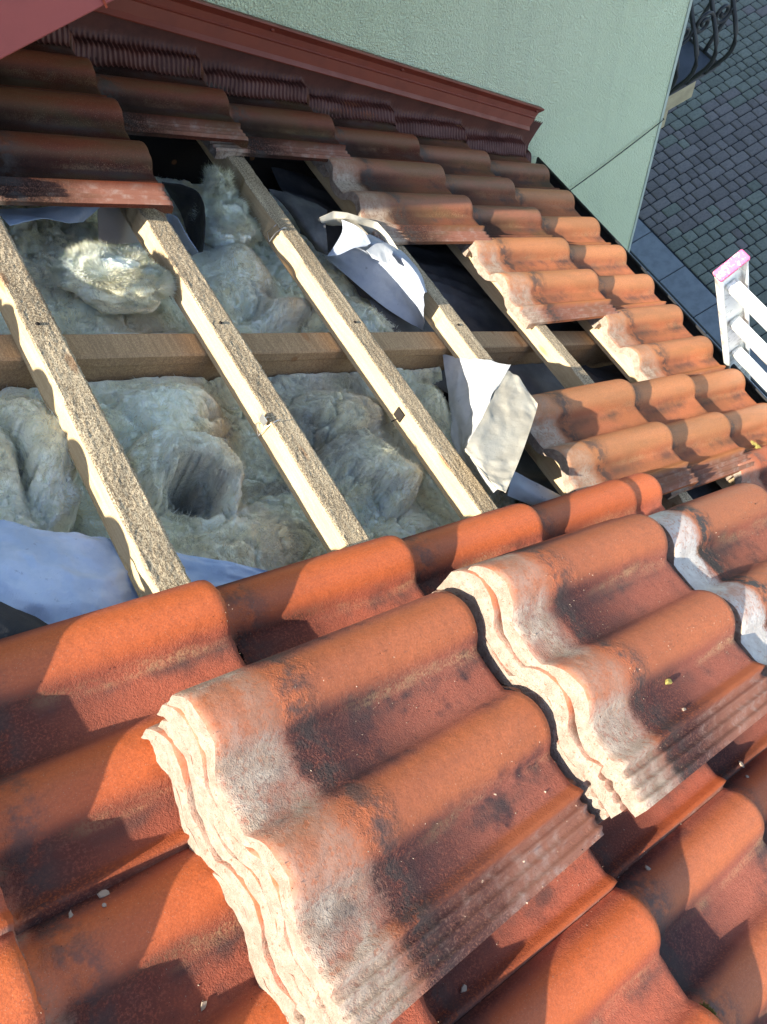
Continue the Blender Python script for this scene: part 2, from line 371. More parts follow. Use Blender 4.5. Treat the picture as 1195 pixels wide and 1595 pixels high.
# ------------------------------------------------------------------ the setting: ground, pavement, slab path
GZ = -5.0
g = MB(); g.add([(-120, -120, GZ - 0.06), (140, -120, GZ - 0.06), (140, 140, GZ - 0.06), (-120, 140, GZ - 0.06)], [(0, 1, 2, 3)])
tag(g.build('ground', M_ground), kind='structure')

rng = random.Random(4)
def paver_shape(l, wdt, seed):
    r = random.Random(seed); mb = MB()
    nx, ny = 6, 4; hw, hl = wdt / 2, l / 2; rows = []
    def ring(inset, z, rr):
        pts = []
        a, b = hl - inset, hw - inset
        for cx, cy, a0 in ((a - rr, b - rr, 0), (-a + rr, b - rr, 90), (-a + rr, -b + rr, 180), (a - rr, -b + rr, 270)):
            for k in range(3):
                an = rad(a0 + k * 45); j = r.uniform(-0.0015, 0.0015)
                pts.append((cx + (rr + j) * math.cos(an), cy + (rr + j) * math.sin(an), z + r.uniform(-0.001, 0.001)))
        return pts
    R = [ring(0.0, -0.05, 0.012), ring(0.0, -0.010, 0.012), ring(0.004, -0.003, 0.012), ring(0.013, 0.0005, 0.02)]
    vs = [p for q in R for p in q] + [(0, 0, 0.002)]
    fs = [(i * 12 + k, i * 12 + (k + 1) % 12, i * 12 + 12 + (k + 1) % 12, i * 12 + 12 + k) for i in range(3) for k in range(12)]
    fs += [(36 + k, 36 + (k + 1) % 12, 48) for k in range(12)]
    mb.add(vs, fs, 0, True); return mb
ROWH = 0.118; GAP = 0.009
LEN = (0.088, 0.124, 0.178)
pv_meshes = [[paver_shape(l - GAP, ROWH - GAP, 10 * i + k).mesh('paver') for k in range(3)] for i, l in enumerate(LEN)]
for grp in pv_meshes:
    for me in grp: me.materials.append(M_paver)
bed = MB(); bed.box(3.42, 8.6, -2.0, 6.0, GZ - 0.055, GZ - 0.012)
pave = tag(bed.build('pavement', M_joint), kind='structure')
cand = []
row = 0; y = -1.6
while y < 5.4:
    x = 3.952 + rng.uniform(-0.03, 0.0); x = 3.955; prev = -1
    while x < 8.4:
        k = rng.choice((0, 1, 1, 2, 2, 0))
        if k == prev and rng.random() < 0.5: k = (k + 1) % 3
        prev = k
        cand.append((x + LEN[k] / 2, y + ROWH / 2, k)); x += LEN[k]
    y += ROWH; row += 1
camw = cam.matrix_world; ci = camw.inverted()
def frame_xy(p):
    q = ci @ Vector(p); f = 1237.37
    return (597.5 + f * q.x / -q.z, 797.5 - f * q.y / -q.z)
def in_frame(p, mg=14):
    a, b = frame_xy(p); return -mg < a < 1195 + mg and -mg < b < 1595 + mg
def wall_hides(p):
    d = Vector(p) - camw.translation; t = (0.17 - camw.translation.y) / d.y
    if not 0 < t < 1: return False
    return camw.translation.x + d.x * t < 1.70
vis = []; rest = []
for c in cand:
    p = (c[0], c[1], GZ); a, b = frame_xy(p)
    (vis if in_frame(p) and not wall_hides(p) and not (b > 640) else rest).append(c)
vis.sort(key=lambda c: (Vector((c[0], c[1], GZ)) - camw.translation).length)
rest += vis[298:]; vis = vis[:298]
def paver_colour(x, y, r):
    band = 1.0 if 1.74 < y + 0.06 * (x - 4.5) < 2.80 else 0.0
    if abs(y + 0.06 * (x - 4.5) - 1.74) < 0.10 or abs(y + 0.06 * (x - 4.5) - 2.80) < 0.10: band = 1.0 if r.random() < 0.5 else 0.0
    if r.random() < 0.05: band = 1 - band
    return (0.128, 0.113, 0.104, 1) if band else (0.132, 0.140, 0.112, 1)
for x, y, k in vis:
    o = put('paver', pv_meshes[k][rng.randrange(3)], pave)
    o.location = (x, y, GZ + rng.uniform(-0.0025, 0.0025)); o.rotation_euler = (rng.uniform(-.012, .012), rng.uniform(-.012, .012), rng.uniform(-.012, .012))
    o.color = paver_colour(x, y, rng)
mb = MB()
for x, y, k in rest:
    if x > 7.6 or y > 5 or y < -1.4: continue
    l, wd = LEN[k] - GAP, ROWH - GAP
    mb.box(x - l / 2, x + l / 2, y - wd / 2, y + wd / 2, GZ - 0.04, GZ, bev=0.008)
o = mb.build('paver', M_paver, pave); o['kind'] = 'stuff'; o.color = (0.185, 0.215, 0.21, 1)

path = tag(empty('slab_path'), kind='structure')
mb = MB(); mb.box(0.9, 3.62, -4.0, 2.6, GZ - 0.05, GZ - 0.012); o = mb.build('path_bed', M_joint, path)
for i, yy in enumerate(np.arange(-3.6, 2.6, 0.86)):
    for x0, x1 in ((1.0, 2.28), (2.285, 3.63)):
        mb = MB(); mb.box(x0 + 0.004, x1 - 0.004, yy + 0.004, yy + 0.856, GZ - 0.04, GZ + 0.004 + 0.002 * ((i * 7) % 3), bev=0.006)
        mb.build('slab', M_slab, path)
for i, yy in enumerate(np.arange(-3.6, 2.6, 0.5)):
    mb = MB(); mb.box(3.64, 3.935, yy + 0.004, yy + 0.496, GZ - 0.04, GZ + 0.006, bev=0.006); mb.build('kerb_slab', M_slab, path)

# ------------------------------------------------------------------ green house wall with its eaves
house = tag(empty('house'), 'pale green plastered house wall rising above the tiled roof', 'house')
WY, WX = 0.17, 1.748
def wall_sheet():
    mb = MB()
    mb.box(-6.0, WX - 0.006, WY, WY + 0.35, GZ - 0.05, 3.2)
    mb.box(WX - 0.35, WX, WY + 0.006, 8.0, GZ - 0.05, 3.2)
    return mb
wall_sheet().build('wall', M_plaster, house)
mb = MB(); mb.box(WX - 0.009, WX + 0.004, WY - 0.004, WY + 0.009, GZ, 3.19); mb.build('corner_bead', M_bead, house)
FY = -0.41
mb = MB(); mb.box(-0.80, 2.30, FY, FY + 0.028, 0.680, 0.805, bev=0.004); mb.build('fascia', M_fascia, house)
mb = MB(); mb.box(-0.2335, -0.2300, FY - 0.0035, FY, 0.679, 0.806); mb.build('fascia_joint', M_flash, house)
mb = MB(); mb.box(-0.80, 2.29, FY + 0.030, WY - 0.002, 0.742, 0.765); mb.build('soffit', M_cap, house)
mb = MB()
c40, s40 = math.cos(rad(40)), math.sin(rad(40))
y0, z0 = FY - 0.015, 0.80
mb.add([(-0.85, y0, z0 + .02), (2.35, y0, z0 + .02), (2.35, y0 + 3.6 * c40, z0 + 3.6 * s40), (-0.85, y0 + 3.6 * c40, z0 + 3.6 * s40),
        (-0.85, y0, z0 + .07), (2.35, y0, z0 + .07), (2.35, y0 + 3.6 * c40, z0 + .05 + 3.6 * s40), (-0.85, y0 + 3.6 * c40, z0 + .05 + 3.6 * s40)],
       [(0, 3, 2, 1), (4, 5, 6, 7), (0, 1, 5, 4), (1, 2, 6, 5), (2, 3, 7, 6), (3, 0, 4, 7)])
mb.build('house_roof', M_cap, house)

# ------------------------------------------------------------------ the tiled roof and everything under it
roof = tag(empty('tiled_roof', RM), 'orange double roll tiled roof, half stripped to bare battens and insulation', 'roof')
G = 0.34167; UO = -0.80087; UN = 1.29472
A_H, B_T = 0.008, 0.040                # top of the valley at the head, and how much it gains to the nose
LT, WT = 0.42, 0.345
TILT = math.atan2(B_T, LT)

def prof(t):
    h = np.zeros_like(t)
    for c in (0.045, 0.195):
        x = np.abs(t - c) / 0.044
        h = np.maximum(h, 0.031 * np.clip(1 - np.clip(x, 0, 1) ** 2.1, 0, 1) ** 0.80)
    h = np.where(t < 0.004, np.minimum(h, 0.006), h)
    h = h + 0.012 * sstep(0.276, 0.296, t) - 0.014 * sstep(0.2965, 0.300, t)
    for c in (0.309, 0.323, 0.337): h = h + 0.0060 * np.exp(-((t - c) / 0.0026) ** 2)
    v1 = np.where((t > 0.092) & (t < 0.15), 0.0015 * np.sin((t - 0.092) / 0.058 * np.pi), 0)
    return h - v1
T = np.unique(np.concatenate([np.linspace(0, 0.008, 5), np.linspace(0.008, 0.092, 17), np.linspace(0.092, 0.15, 6), np.linspace(0.15, 0.242, 17), np.linspace(0.242, 0.30, 12), np.linspace(0.30, 0.345, 22)]))
def tile_mesh(seed):
    r = np.random.RandomState(seed)
    Sx = np.array([0, .004, .012, .028, .05, .09, .15, .22, .29, .34, .38, .405, .414, .418, .42])
    n, mm = len(Sx), len(T)
    hp = prof(T)
    P = np.zeros((n, mm, 3)); P[..., 0] = Sx[:, None]; P[..., 1] = -T[None, :]; P[..., 2] = hp[None, :]
    P[-1, :, 2] -= 0.004; P[-2, :, 2] -= 0.0014                       # worn nose
    P[0, :, 2] -= 0.0022; P[1, :, 2] -= 0.0006
    jag = (fbm(T * 60, T * 0 + seed, seed, 4) - 0.5) * 0.006
    P[0, :, 0] += jag; P[1, :, 0] += jag * 0.8; P[2, :, 0] += jag * .3
    P[-1, :, 0] += (fbm(T * 80, T * 0 + seed, seed + 5, 3) - 0.5) * 0.005
    P[..., 2] += (fbm(P[..., 0] * 6 + seed, P[..., 1] * 6, seed + 3, 2) - 0.5) * 0.0016
    thick = 0.0125 + 0.0125 * (1 - sstep(0.024, 0.040, Sx)) + 0.0115 * sstep(0.385, 0.400, Sx)
    lock = np.where(T > 0.2985, -0.004, 0.0)                         # the lock is thinner
    Bt = P.copy(); hb = np.convolve(np.pad(hp, 3, mode='edge'), np.ones(7) / 7, 'valid')
    Bt[..., 2] = hb[None, :] - np.maximum(thick[:, None] + lock[None, :], 0.008) - 0.001
    mb = MB()
    idx = np.arange(n * mm).reshape(n, mm)
    q = np.stack([idx[:-1, :-1], idx[:-1, 1:], idx[1:, 1:], idx[1:, :-1]], -1).reshape(-1, 4)
    mb.add(P.reshape(-1, 3).tolist(), [tuple(f[::-1]) for f in q.tolist()], 0, True)
    nt = n * mm
    qb = np.stack([idx[:-1, :-1], idx[:-1, 1:], idx[1:, 1:], idx[1:, :-1]], -1).reshape(-1, 4)
    mb.add(Bt.reshape(-1, 3).tolist(), [tuple(f) for f in qb.tolist()], 0, True)
    # head face in four rough layers
    K = 5; F = np.zeros((K, mm, 3))
    for k in range(K):
        a = k / (K - 1); F[k] = P[0] * (1 - a) + Bt[0] * a
        if 0 < k: F[k, :, 0] += (fbm(T * 110, T * 0 + k * 3.3, seed + 9, 4) - 0.5) * 0.004
    i2 = np.arange(K * mm).reshape(K, mm)
    mb.add(F.reshape(-1, 3).tolist(), np.stack([i2[:-1, :-1], i2[:-1, 1:], i2[1:, 1:], i2[1:, :-1]], -1).reshape(-1, 4).tolist(), 1, True)
    def strip(a, b, mi, flip=False):
        k = len(a); vs = a.tolist() + b.tolist()
        fs = [(i, i + 1, k + i + 1, k + i) for i in range(k - 1)]
        mb.add(vs, [f[::-1] for f in fs] if flip else fs, mi, False)
    strip(P[-1], Bt[-1], 0, True); strip(P[:, 0], Bt[:, 0], 0, True); strip(P[:, -1], Bt[:, -1], 0)
    me = mb.mesh('roof_tile')
    tv = -np.array([v[1] for v in mb.v]); sv = np.array([v[0] for v in mb.v])
    ntop = n * mm; isTop = np.zeros(len(mb.v)); isTop[:ntop] = 1
    ga = lambda c, w: np.exp(-((tv - c) / w) ** 2)
    attr(me, 'crease', (ga(0.088, 0.0065) + ga(0.238, 0.0065)) * isTop)
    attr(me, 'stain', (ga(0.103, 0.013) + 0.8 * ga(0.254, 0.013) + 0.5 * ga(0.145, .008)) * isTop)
    attr(me, 'ridge', sstep(0.278, 0.284, tv) * (1 - sstep(0.297, 0.299, tv)) * isTop)
    attr(me, 'groove', sstep(0.2975, 0.3005, tv) * isTop)
    me.materials.append(M_terra); me.materials.append(M_raw)
    return me
TM = [tile_mesh(k) for k in (1, 2, 3, 4, 5)]
trng = random.Random(11)
def place_tile(mat, M, parent=None, name='roof_tile', k=None):
    o = put(name, TM[trng.randrange(5) if k is None else k], parent)
    o.material_slots[0].link = 'OBJECT'; o.material_slots[0].material = mat
    if parent is not None: o.matrix_local = M
    else: o.matrix_world = RM @ M
    return o
def tile_M(uh, vf, w=A_H, tilt=TILT, yaw=0.0, roll=0.0):
    return Matrix.Translation((uh, vf, w)) @ Matrix.Rotation(yaw, 4, 'Z') @ Matrix.Rotation(-tilt, 4, 'Y') @ Matrix.Rotation(roll, 4, 'X')
def col_far(p): return -0.15 * (2 * p - 1) + 0.045 + (0.012 if p >= 5 else 0.0)
present = {}
for p in range(0, 11):
    for c in range(-11, 1): present[(p, c)] = True
for c in (-4, -3): present.pop((1, c))
for c in range(-7, -1): present.pop((2, c))
for c in range(-7, 0): present.pop((3, c))
for c in range(-7, -2): present.pop((4, c))
for c in (-2, -1): present.pop((5, c))
bare = {(1, -2): 'roof tile with its whitened head laid bare below the gap', (2, -1): 'roof tile with a bare white head on the batten', (3, 0): 'eaves tile with its chalky head laid bare', (4, -2): 'roof tile with bare cream head beside the torn felt'}
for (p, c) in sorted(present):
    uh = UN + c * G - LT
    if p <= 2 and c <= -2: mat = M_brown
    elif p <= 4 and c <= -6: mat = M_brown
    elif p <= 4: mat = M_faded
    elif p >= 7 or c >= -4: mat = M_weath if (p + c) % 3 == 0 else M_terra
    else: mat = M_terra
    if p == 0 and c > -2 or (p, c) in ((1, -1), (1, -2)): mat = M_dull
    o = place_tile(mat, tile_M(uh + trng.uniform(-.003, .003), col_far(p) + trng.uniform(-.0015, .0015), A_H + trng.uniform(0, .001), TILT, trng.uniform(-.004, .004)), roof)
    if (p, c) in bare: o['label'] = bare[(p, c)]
# one tile pushed up under its neighbour so that only its end shows
o = place_tile(M_terra, tile_M(UN - 2 * G - LT - 0.232, col_far(5), A_H + 0.002), roof); o['label'] = 'roof tile pushed up under the course above, only its end showing'

# battens
brng = random.Random(5)
def batten(k, seed):
    y0, y1 = -3.5, 0.12
    n = 700; w = 0.0553; H = 0.052
    Y = np.linspace(y0, y1, n); X = np.linspace(0, w, 13)
    YY, XX = np.meshgrid(Y, X, indexing='ij')
    chip = np.clip(fbm(Y * 9, Y * 0, seed + 2, 3) - 0.64, 0, 1) * 0.05
    P = np.zeros((n, 13, 3)); P[..., 0] = XX; P[..., 1] = YY
    rgh = (fbm(XX * 420, YY * 130, seed, 3, 0.6) - 0.5) * 0.0013 + (fbm(XX * 60, YY * 30, seed + 4, 2) - 0.5) * 0.0010
    P[..., 2] = rgh - 0.0012
    P[:, 0, 0] += chip + 0.0008; P[:, 0, 2] -= 0.0015; P[:, -1, 0] += (fbm(Y * 160, Y * 0, seed + 8, 3) - 0.5) * 0.005; P[:, -1, 2] -= 0.002
    wav = (fbm(Y * 2.2, Y * 0, seed + 6, 2) - 0.5) * 0.005
    P[..., 0] += wav[:, None]
    mb = MB()
    idx = np.arange(n * 13).reshape(n, 13)
    mb.add(P.reshape(-1, 3).tolist(), np.stack([idx[:-1, :-1], idx[:-1, 1:], idx[1:, 1:], idx[1:, :-1]], -1).reshape(-1, 4).tolist(), 0, False)
    def side(top, dx, mi, flip):
        R = [top, top * [1, 1, 0] + [0, 0, -0.018], top * [1, 1, 0] + [dx, 0, -H]]
        vs = np.concatenate(R).tolist(); fs = []
        for j in range(2):
            for i in range(n - 1):
                f = (j * n + i, j * n + i + 1, (j + 1) * n + i + 1, (j + 1) * n + i); fs.append(f if flip else f[::-1])
        mb.add(vs, fs, mi, True)
    side(P[:, 0], 0.0, 1, False); side(P[:, -1], 0.0, 1, True)
    mb.box(0.001, w - 0.001, y0, y1, -H, -H + 0.001, 1); mb.box(0, w, y0 - 0.001, y0, -H, 0, 1); mb.box(0, w, y1, y1 + 0.001, -H, 0, 1)
    return mb.mesh('batten')
bt = [batten(k, 20 + 7 * k) for k in range(4)]
for me in bt: me.materials.append(M_sawn); me.materials.append(M_pale)
for k in range(-3, 8):
    o = put('batten', bt[k % 4], roof)
    u = UO + k * G if k < 7 else 1.235
    o.matrix_local = Matrix.Translation((u, 0.0, 0.0))
# nails where the battens cross the rafter
nm_ = MB(); nm_.tube([(0, 0, -0.004), (0, 0, 0.0010)], 0.0036, 8); nail_me = nm_.mesh('nail'); nail_me.materials.append(M_lichen)
for k in range(0, 5):
    for dv in ((-0.006 + 0.004 * (k % 3)),):
        o = put('nail', nail_me, roof); o.matrix_local = Matrix.Translation((UO + k * G + 0.026 + dv * 0.5, -0.741 + dv, 0.0))
# rafters
for i, (va, vb) in enumerate(((-0.771, -0.711), (0.02, 0.085), (-1.56, -1.495), (-2.35, -2.285))):
    n = 260; U = np.linspace(-2.6, 1.32, n); mb = MB()
    prf = [(vb, -0.20), (vb, -0.057), (vb - 0.004, -0.0535), (va + 0.004, -0.0535), (va, -0.057), (va - .001, -0.075), (va, -0.080), (va, -0.20)]
    P = np.zeros((n, len(prf), 3))
    for j, (v, w) in enumerate(prf):
        P[:, j, 0] = U; P[:, j, 1] = v + (fbm(U * 5, U * 0 + j, 31 + i, 3) - 0.5) * 0.003; P[:, j, 2] = w + (fbm(U * 4, U * 0 + j, 41 + i, 3) - 0.5) * 0.002
    put('rafter', grid_mesh('rafter', P, False), roof, M_void_wood if i == 1 else M_rafter)  # second rafter coloured near black to pass for the unlit void
# boarding far below the insulation, and gable-side closure
mb = MB(); mb.box(-2.6, 1.22, -4.0, 0.15, -0.30, -0.26); mb.build('boarding', M_void_wood, roof)
# underlay still in place in the lower right bays
def sheet(name, u0, u1, v0, v1, w, sag, seed, mat, parent, label=None, res=0.012):
    U, V = np.meshgrid(np.arange(u0, u1, res), np.arange(v0, v1, res), indexing='ij')
    Wz = w + sag * (fbm(U * 5, V * 5, seed, 4) - 0.5) + sag * 0.8 * (fbm(U * 2, V * 9 + U * 3, seed + 3, 3, ridged=True) - 0.5)
    o = put(name, grid_mesh(name, np.stack([U, V, Wz], -1)), parent, mat)
    if label: o['label'] = label
    return o
sheet('underlay', 0.16, 1.25, -0.705, 0.10, -0.125, 0.05, 3, M_felt_dark, roof)
sheet('underlay', 0.20, 1.25, -1.49, -0.775, -0.125, 0.05, 5, M_felt_dark, roof)
sheet('underlay', -2.5, -0.86, -3.4, -1.33, -0.062, 0.006, 8, M_felt_dark, roof, None, 0.03)
sheet('underlay', -0.86, 1.25, -3.4, -1.50, -0.062, 0.006, 9, M_felt_dark, roof, None, 0.03)

# flashing along the wall: pleated strip dressed over the rolls and a red cover board (parts of the roof)
nU = 1500; U = np.linspace(-0.98, 1.345, nU)
c_idx = np.ceil((U - UN) / G - 1e-6); s_loc = U - (UN + c_idx * G - LT)
def tile_top(tt):  # height of the laid tiles above the batten plane at distance tt from the far edge of column 0
    return A_H + B_T * s_loc / LT + float(prof(np.array([max(tt, 0)]))[0])
prof_w = []
V_low = 0.098
nV = 26; P = np.zeros((nU, nV, 3))
sm = lambda a, k: np.convolve(np.pad(a, k, mode='edge'), np.ones(2 * k + 1) / (2 * k + 1), 'valid')
base = sm(A_H + B_T * s_loc / LT, 7)
for j in range(nV):
    a = j / (nV - 1)
    v = V_low + (WY - 0.006 - V_low) * min(1, a / 0.62) ** 0.9
    rise = 0.006 + 0.030 * np.exp(-((a - 0.10) / 0.16) ** 2) * 0 + 0.028 * sstep(0.0, 0.30, np.array(a)) + 0.085 * sstep(0.5, 1.0, np.array(a))
    flat = sstep(0.45, 0.95, np.array(a))
    ref = base * (1 - flat) + 0.036 * flat
    rip = 0.0022 * np.sin(2 * np.pi * U / 0.0125 + 0.6 * np.sin(a * 5)) * (1 + 0.5 * flat)
    crmp = (fbm(U * 14, U * 0 + a * 3, 61, 3) - 0.5) * 0.012 * (1 - flat)
    P[:, j, 0] = U + 0.006 * (fbm(U * 9, U * 0 + a * 4, 63, 2) - .5); P[:, j, 1] = v + (fbm(U * 6, U * 0, 66, 3) - 0.5) * 0.018 * (1 - a); P[:, j, 2] = ref + rise + rip + crmp
put('pleated_flashing', grid_mesh('pleated_flashing', P), roof, M_strip)
mb = MB()
pr = [(WY - 0.002, 0.205), (WY - 0.022, 0.208), (WY - 0.024, 0.204), (WY - 0.012, 0.186), (WY - 0.013, 0.170), (WY - 0.017, 0.167), (WY - 0.015, 0.163), (WY - 0.019, 0.135), (WY - 0.030, 0.126), (WY - 0.029, 0.123), (WY - 0.002, 0.124)]
ends = ((-1.0, -1.0), (1.300, 1.272))
vs = []
for e in range(2):
    for (v, w) in pr:
        uu = -1.0 if e == 0 else 1.272 + (w - 0.123) / 0.085 * 0.018
        vs.append((uu, v, w))
k = len(pr)
mb.add(vs, [(i, (i + 1) % k, k + (i + 1) % k, k + i) for i in range(k)] + [tuple(range(k))[::-1], tuple(range(k, 2 * k))])
fl = mb.build('cover_flashing', M_flash, roof)
for us in (0.10, 0.58, 1.262):
    mb = MB(); mb.tube([(us, WY - 0.012, 0.192), (us, WY - 0.019, 0.1935)], 0.006, 8); mb.build('screw', M_flash, fl)
# black verge filler between the last tiles and the wall
mb = MB(); mb.box(1.16, 1.335, 0.105, WY - 0.003, -0.06, 0.022); mb.build('verge_filler', M_lichen, roof)
# gutter (world frame)
gut = MB(); ring = []
for yy in (-3.6, 0.155):
    ring.append([(1.040 + 0.062 * math.cos(a), yy, -0.915 + 0.062 * math.sin(a)) for a in np.linspace(math.pi, 2 * math.pi, 13)] +
                [(1.040 + 0.058 * math.cos(a), yy, -0.915 + 0.058 * math.sin(a)) for a in np.linspace(2 * math.pi, math.pi, 13)])
k = 26; gut.add(ring[0] + ring[1], [(i, (i + 1) % k, k + (i + 1) % k, k + i) for i in range(k)], 0, False)
gut.tube([(1.103, -3.6, -0.914), (1.103, 0.155, -0.914)], 0.005, 8)
go = gut.build('gutter', M_gutter); go['label'] = 'black half round gutter along the eaves'; go['category'] = 'gutter'
for yy in (-3.2, -2.4, -1.6, -0.80, -0.08):
    mb = MB(); mb.tube([(1.040 + 0.066 * math.cos(a), yy, -0.915 + 0.066 * math.sin(a)) for a in np.linspace(math.pi, 2 * math.pi, 9)], 0.006, 6); mb.build('gutter_bracket', M_gutter, go)
# wing wall under the eaves
mb = MB(); mb.box(-6.0, 0.80, -6.0, WY - 0.01, GZ - 0.05, -1.02); o = mb.build('wing_wall', M_ochre)
tag(o, 'plain rendered wall of the low wing under the tiled eaves', 'wall')

# ------------------------------------------------------------------ mineral wool
def catmull(A, n):
    """upsample control rows (k, ..., 3) along axis 0"""
    k = A.shape[0]; out = []
    for i in range(k - 1):
        p0, p1, p2, p3 = A[max(i - 1, 0)], A[i], A[i + 1], A[min(i + 2, k - 1)]
        for t in np.linspace(0, 1, n, endpoint=False):
            out.append(0.5 * (2 * p1 + (p2 - p0) * t + (2 * p0 - 5 * p1 + 4 * p2 - p3) * t * t + (3 * p1 - p0 - 3 * p2 + p3) * t ** 3))
    out.append(A[-1]); return np.array(out)
def wool(name, u0, u1, v0, v1, fn, label, cat='insulation', res=0.0045):
    U, V = np.meshgrid(np.arange(u0, u1, res), np.arange(v0, v1, res), indexing='ij')
    w, warm, grey, darkening = fn(U, V)
    if v1 < -0.72: w = np.maximum(w, w + 0.5 * (-0.078 - w) * np.exp(-((V + 0.785) / 0.035) ** 2))
    me = grid_mesh(name, np.stack([U, V, w], -1))
    attr(me, 'warm', warm + U * 0); attr(me, 'grey', grey + U * 0); attr(me, 'darkening', darkening + U * 0)
    o = put(name, me, None, M_wool); o.matrix_world = RM
    rs = np.random.RandomState(int(abs(u0 * 1000)) + 3); nf = 20000
    i = rs.randint(3, U.shape[0] - 3, nf); j = rs.randint(3, U.shape[1] - 3, nf)
    p = np.stack([U[i, j], V[i, j], w[i, j]], -1)
    ang = fbm(p[:, 0] * 9, p[:, 1] * 9, 311, 3) * 12 + rs.randn(nf) * 0.5
    gu = np.gradient(w, res, axis=0)[i, j]; gv = np.gradient(w, res, axis=1)[i, j]
    d = np.stack([np.cos(ang), np.sin(ang), gu * np.cos(ang) + gv * np.sin(ang)], -1); d /= np.linalg.norm(d, axis=1, keepdims=True)
    nn = np.stack([-gu, -gv, np.ones(nf)], -1); nn /= np.linalg.norm(nn, axis=1, keepdims=True)
    sd_ = np.cross(d, nn) * rs.uniform(0.00025, 0.0007, (nf, 1)); ln = rs.uniform(0.008, 0.040, (nf, 1))
    bend = np.cross(nn, d) * ln * rs.uniform(-0.35, 0.35, (nf, 1))
    a_ = p - d * ln * 0.5 - nn * 0.001; b_ = p + nn * rs.uniform(0.001, 0.005, (nf, 1)); c_ = p + d * ln * 0.5 + bend + nn * rs.uniform(-0.002, 0.005, (nf, 1))
    vs = np.stack([a_, b_ - sd_, b_ + sd_, c_], 1).reshape(-1, 3); k4 = np.arange(nf) * 4
    fs = np.stack([k4, k4 + 1, k4 + 3, k4 + 2], -1)
    fm = bpy.data.meshes.new('fibre'); fm.from_pydata(vs.tolist(), [], fs.tolist()); fm.update()
    for nm, ar in (('warm', warm), ('grey', grey), ('darkening', darkening)): attr(fm, nm, np.repeat((ar + U * 0)[i, j], 4))
    fo = put('fibre', fm, o, M_wool); fo['kind'] = 'stuff'
    tag(o, label, cat, 'mineral wool batts between the rafters')
    return o
def bumpf(U, V, cu, cv, ru, rv, p=2.0, ang=0.0):
    a, b = math.cos(ang), math.sin(ang)
    x = ((U - cu) * a + (V - cv) * b) / ru; y = (-(U - cu) * b + (V - cv) * a) / rv
    return np.exp(-(x * x + y * y) ** (p / 2))
def folds(U, V, seed, f=11, amp=0.010):
    wx = fbm(U * 7, V * 7, seed, 3) * 1.1; wy = fbm(U * 7 + 5, V * 7 + 9, seed + 1, 3) * 1.1
    r = fbm(U * f + wx * 2, V * f + wy * 2, seed + 2, 4, 0.5, True)
    return (r ** 2 - 0.35) * amp
def creases(U, V, seed, f, depth, sharp=9):
    wx = 0.9 * (fbm(U * 8, V * 8, seed + 1, 3) - 0.5); wy = 0.9 * (fbm(U * 8 + 3, V * 8 + 7, seed + 2, 3) - 0.5)
    n = fbm(U * f + wx * 2, V * f * 1.4 + wy * 2, seed, 2, 0.4)
    a = np.clip(1 - np.abs(2 * n - 1) * 1.6, 0, 1) ** sharp
    return -depth * a * sstep(0.38, 0.62, fbm(U * 5, V * 5, seed + 5, 2))
FOLDS = {'hole': [(-0.6667, -1.0246, -0.085), (-0.6642, -0.9953, -0.066), (-0.6397, -0.98, -0.052), (-0.592, -0.9815, -0.046), (-0.5439, -1.002, -0.05), (-0.5238, -1.0372, -0.064), (-0.5426, -1.0747, -0.085)], 'lip': [(-0.6636, -1.0772, -0.1), (-0.6292, -1.0355, -0.1), (-0.6004, -1.0318, -0.09), (-0.5841, -1.0546, -0.09), (-0.5858, -1.0858, -0.1)], 'mid': [(-0.3331, -1.0493, -0.085), (-0.3041, -1.0275, -0.066), (-0.2516, -1.031, -0.055), (-0.1976, -1.07, -0.054), (-0.162, -1.1128, -0.062), (-0.1751, -1.1421, -0.085)], 'mid2': [(-0.3331, -1.1203, -0.08), (-0.2993, -1.0967, -0.062), (-0.255, -1.1035, -0.055), (-0.2379, -1.133, -0.066)], 'left': [(-0.8421, -0.8382, -0.085), (-0.8145, -0.8707, -0.068), (-0.8051, -0.9325, -0.064), (-0.8119, -0.9941, -0.072), (-0.8283, -1.0334, -0.09)], 'up': [(-0.2587, -0.637, -0.1), (-0.173, -0.6066, -0.08), (-0.0829, -0.6058, -0.075), (-0.0084, -0.6251, -0.09)]}
def fold(U, V, w, key, r, seed):
    """merge a soft rolled fold of wool into the surface along a line"""
    C_ = catmull(np.array(FOLDS[key]), 8); n = len(C_)
    best = np.full(U.shape, 9.0); wc = np.zeros(U.shape); rr = np.zeros(U.shape)
    jx = U + 0.034 * (fbm(U * 20, V * 20, seed, 3) - 0.5); jy = V + 0.034 * (fbm(U * 20 + 9, V * 20, seed + 1, 3) - 0.5)
    for i in range(n):
        a = i / (n - 1); e = math.sin(math.pi * min(max(a, 0.03), 0.97)) ** 0.5
        d = np.hypot(jx - C_[i, 0], jy - C_[i, 1]) / (0.35 + 0.65 * e)
        k = d < best
        best = np.where(k, d, best); wc = np.where(k, C_[i, 2] - 0.030 * (1 - e) - 0.012, wc)
    rn = r * (0.45 + 1.05 * fbm(U * 13, V * 13, seed + 2, 3))
    wt = wc + 0.85 * np.sqrt(np.clip(rn ** 2 - best ** 2, 0, None)) + 0.0025 * np.sin(best * 330 + 9 * fbm(U * 20, V * 20, seed + 3, 2))
    wt = np.where(best < rn, wt, -1.0); kk = 0.006
    mx = np.maximum(w, wt); return mx + kk * np.log(np.exp((w - mx) / kk) + np.exp((wt - mx) / kk)) - kk * 0.0
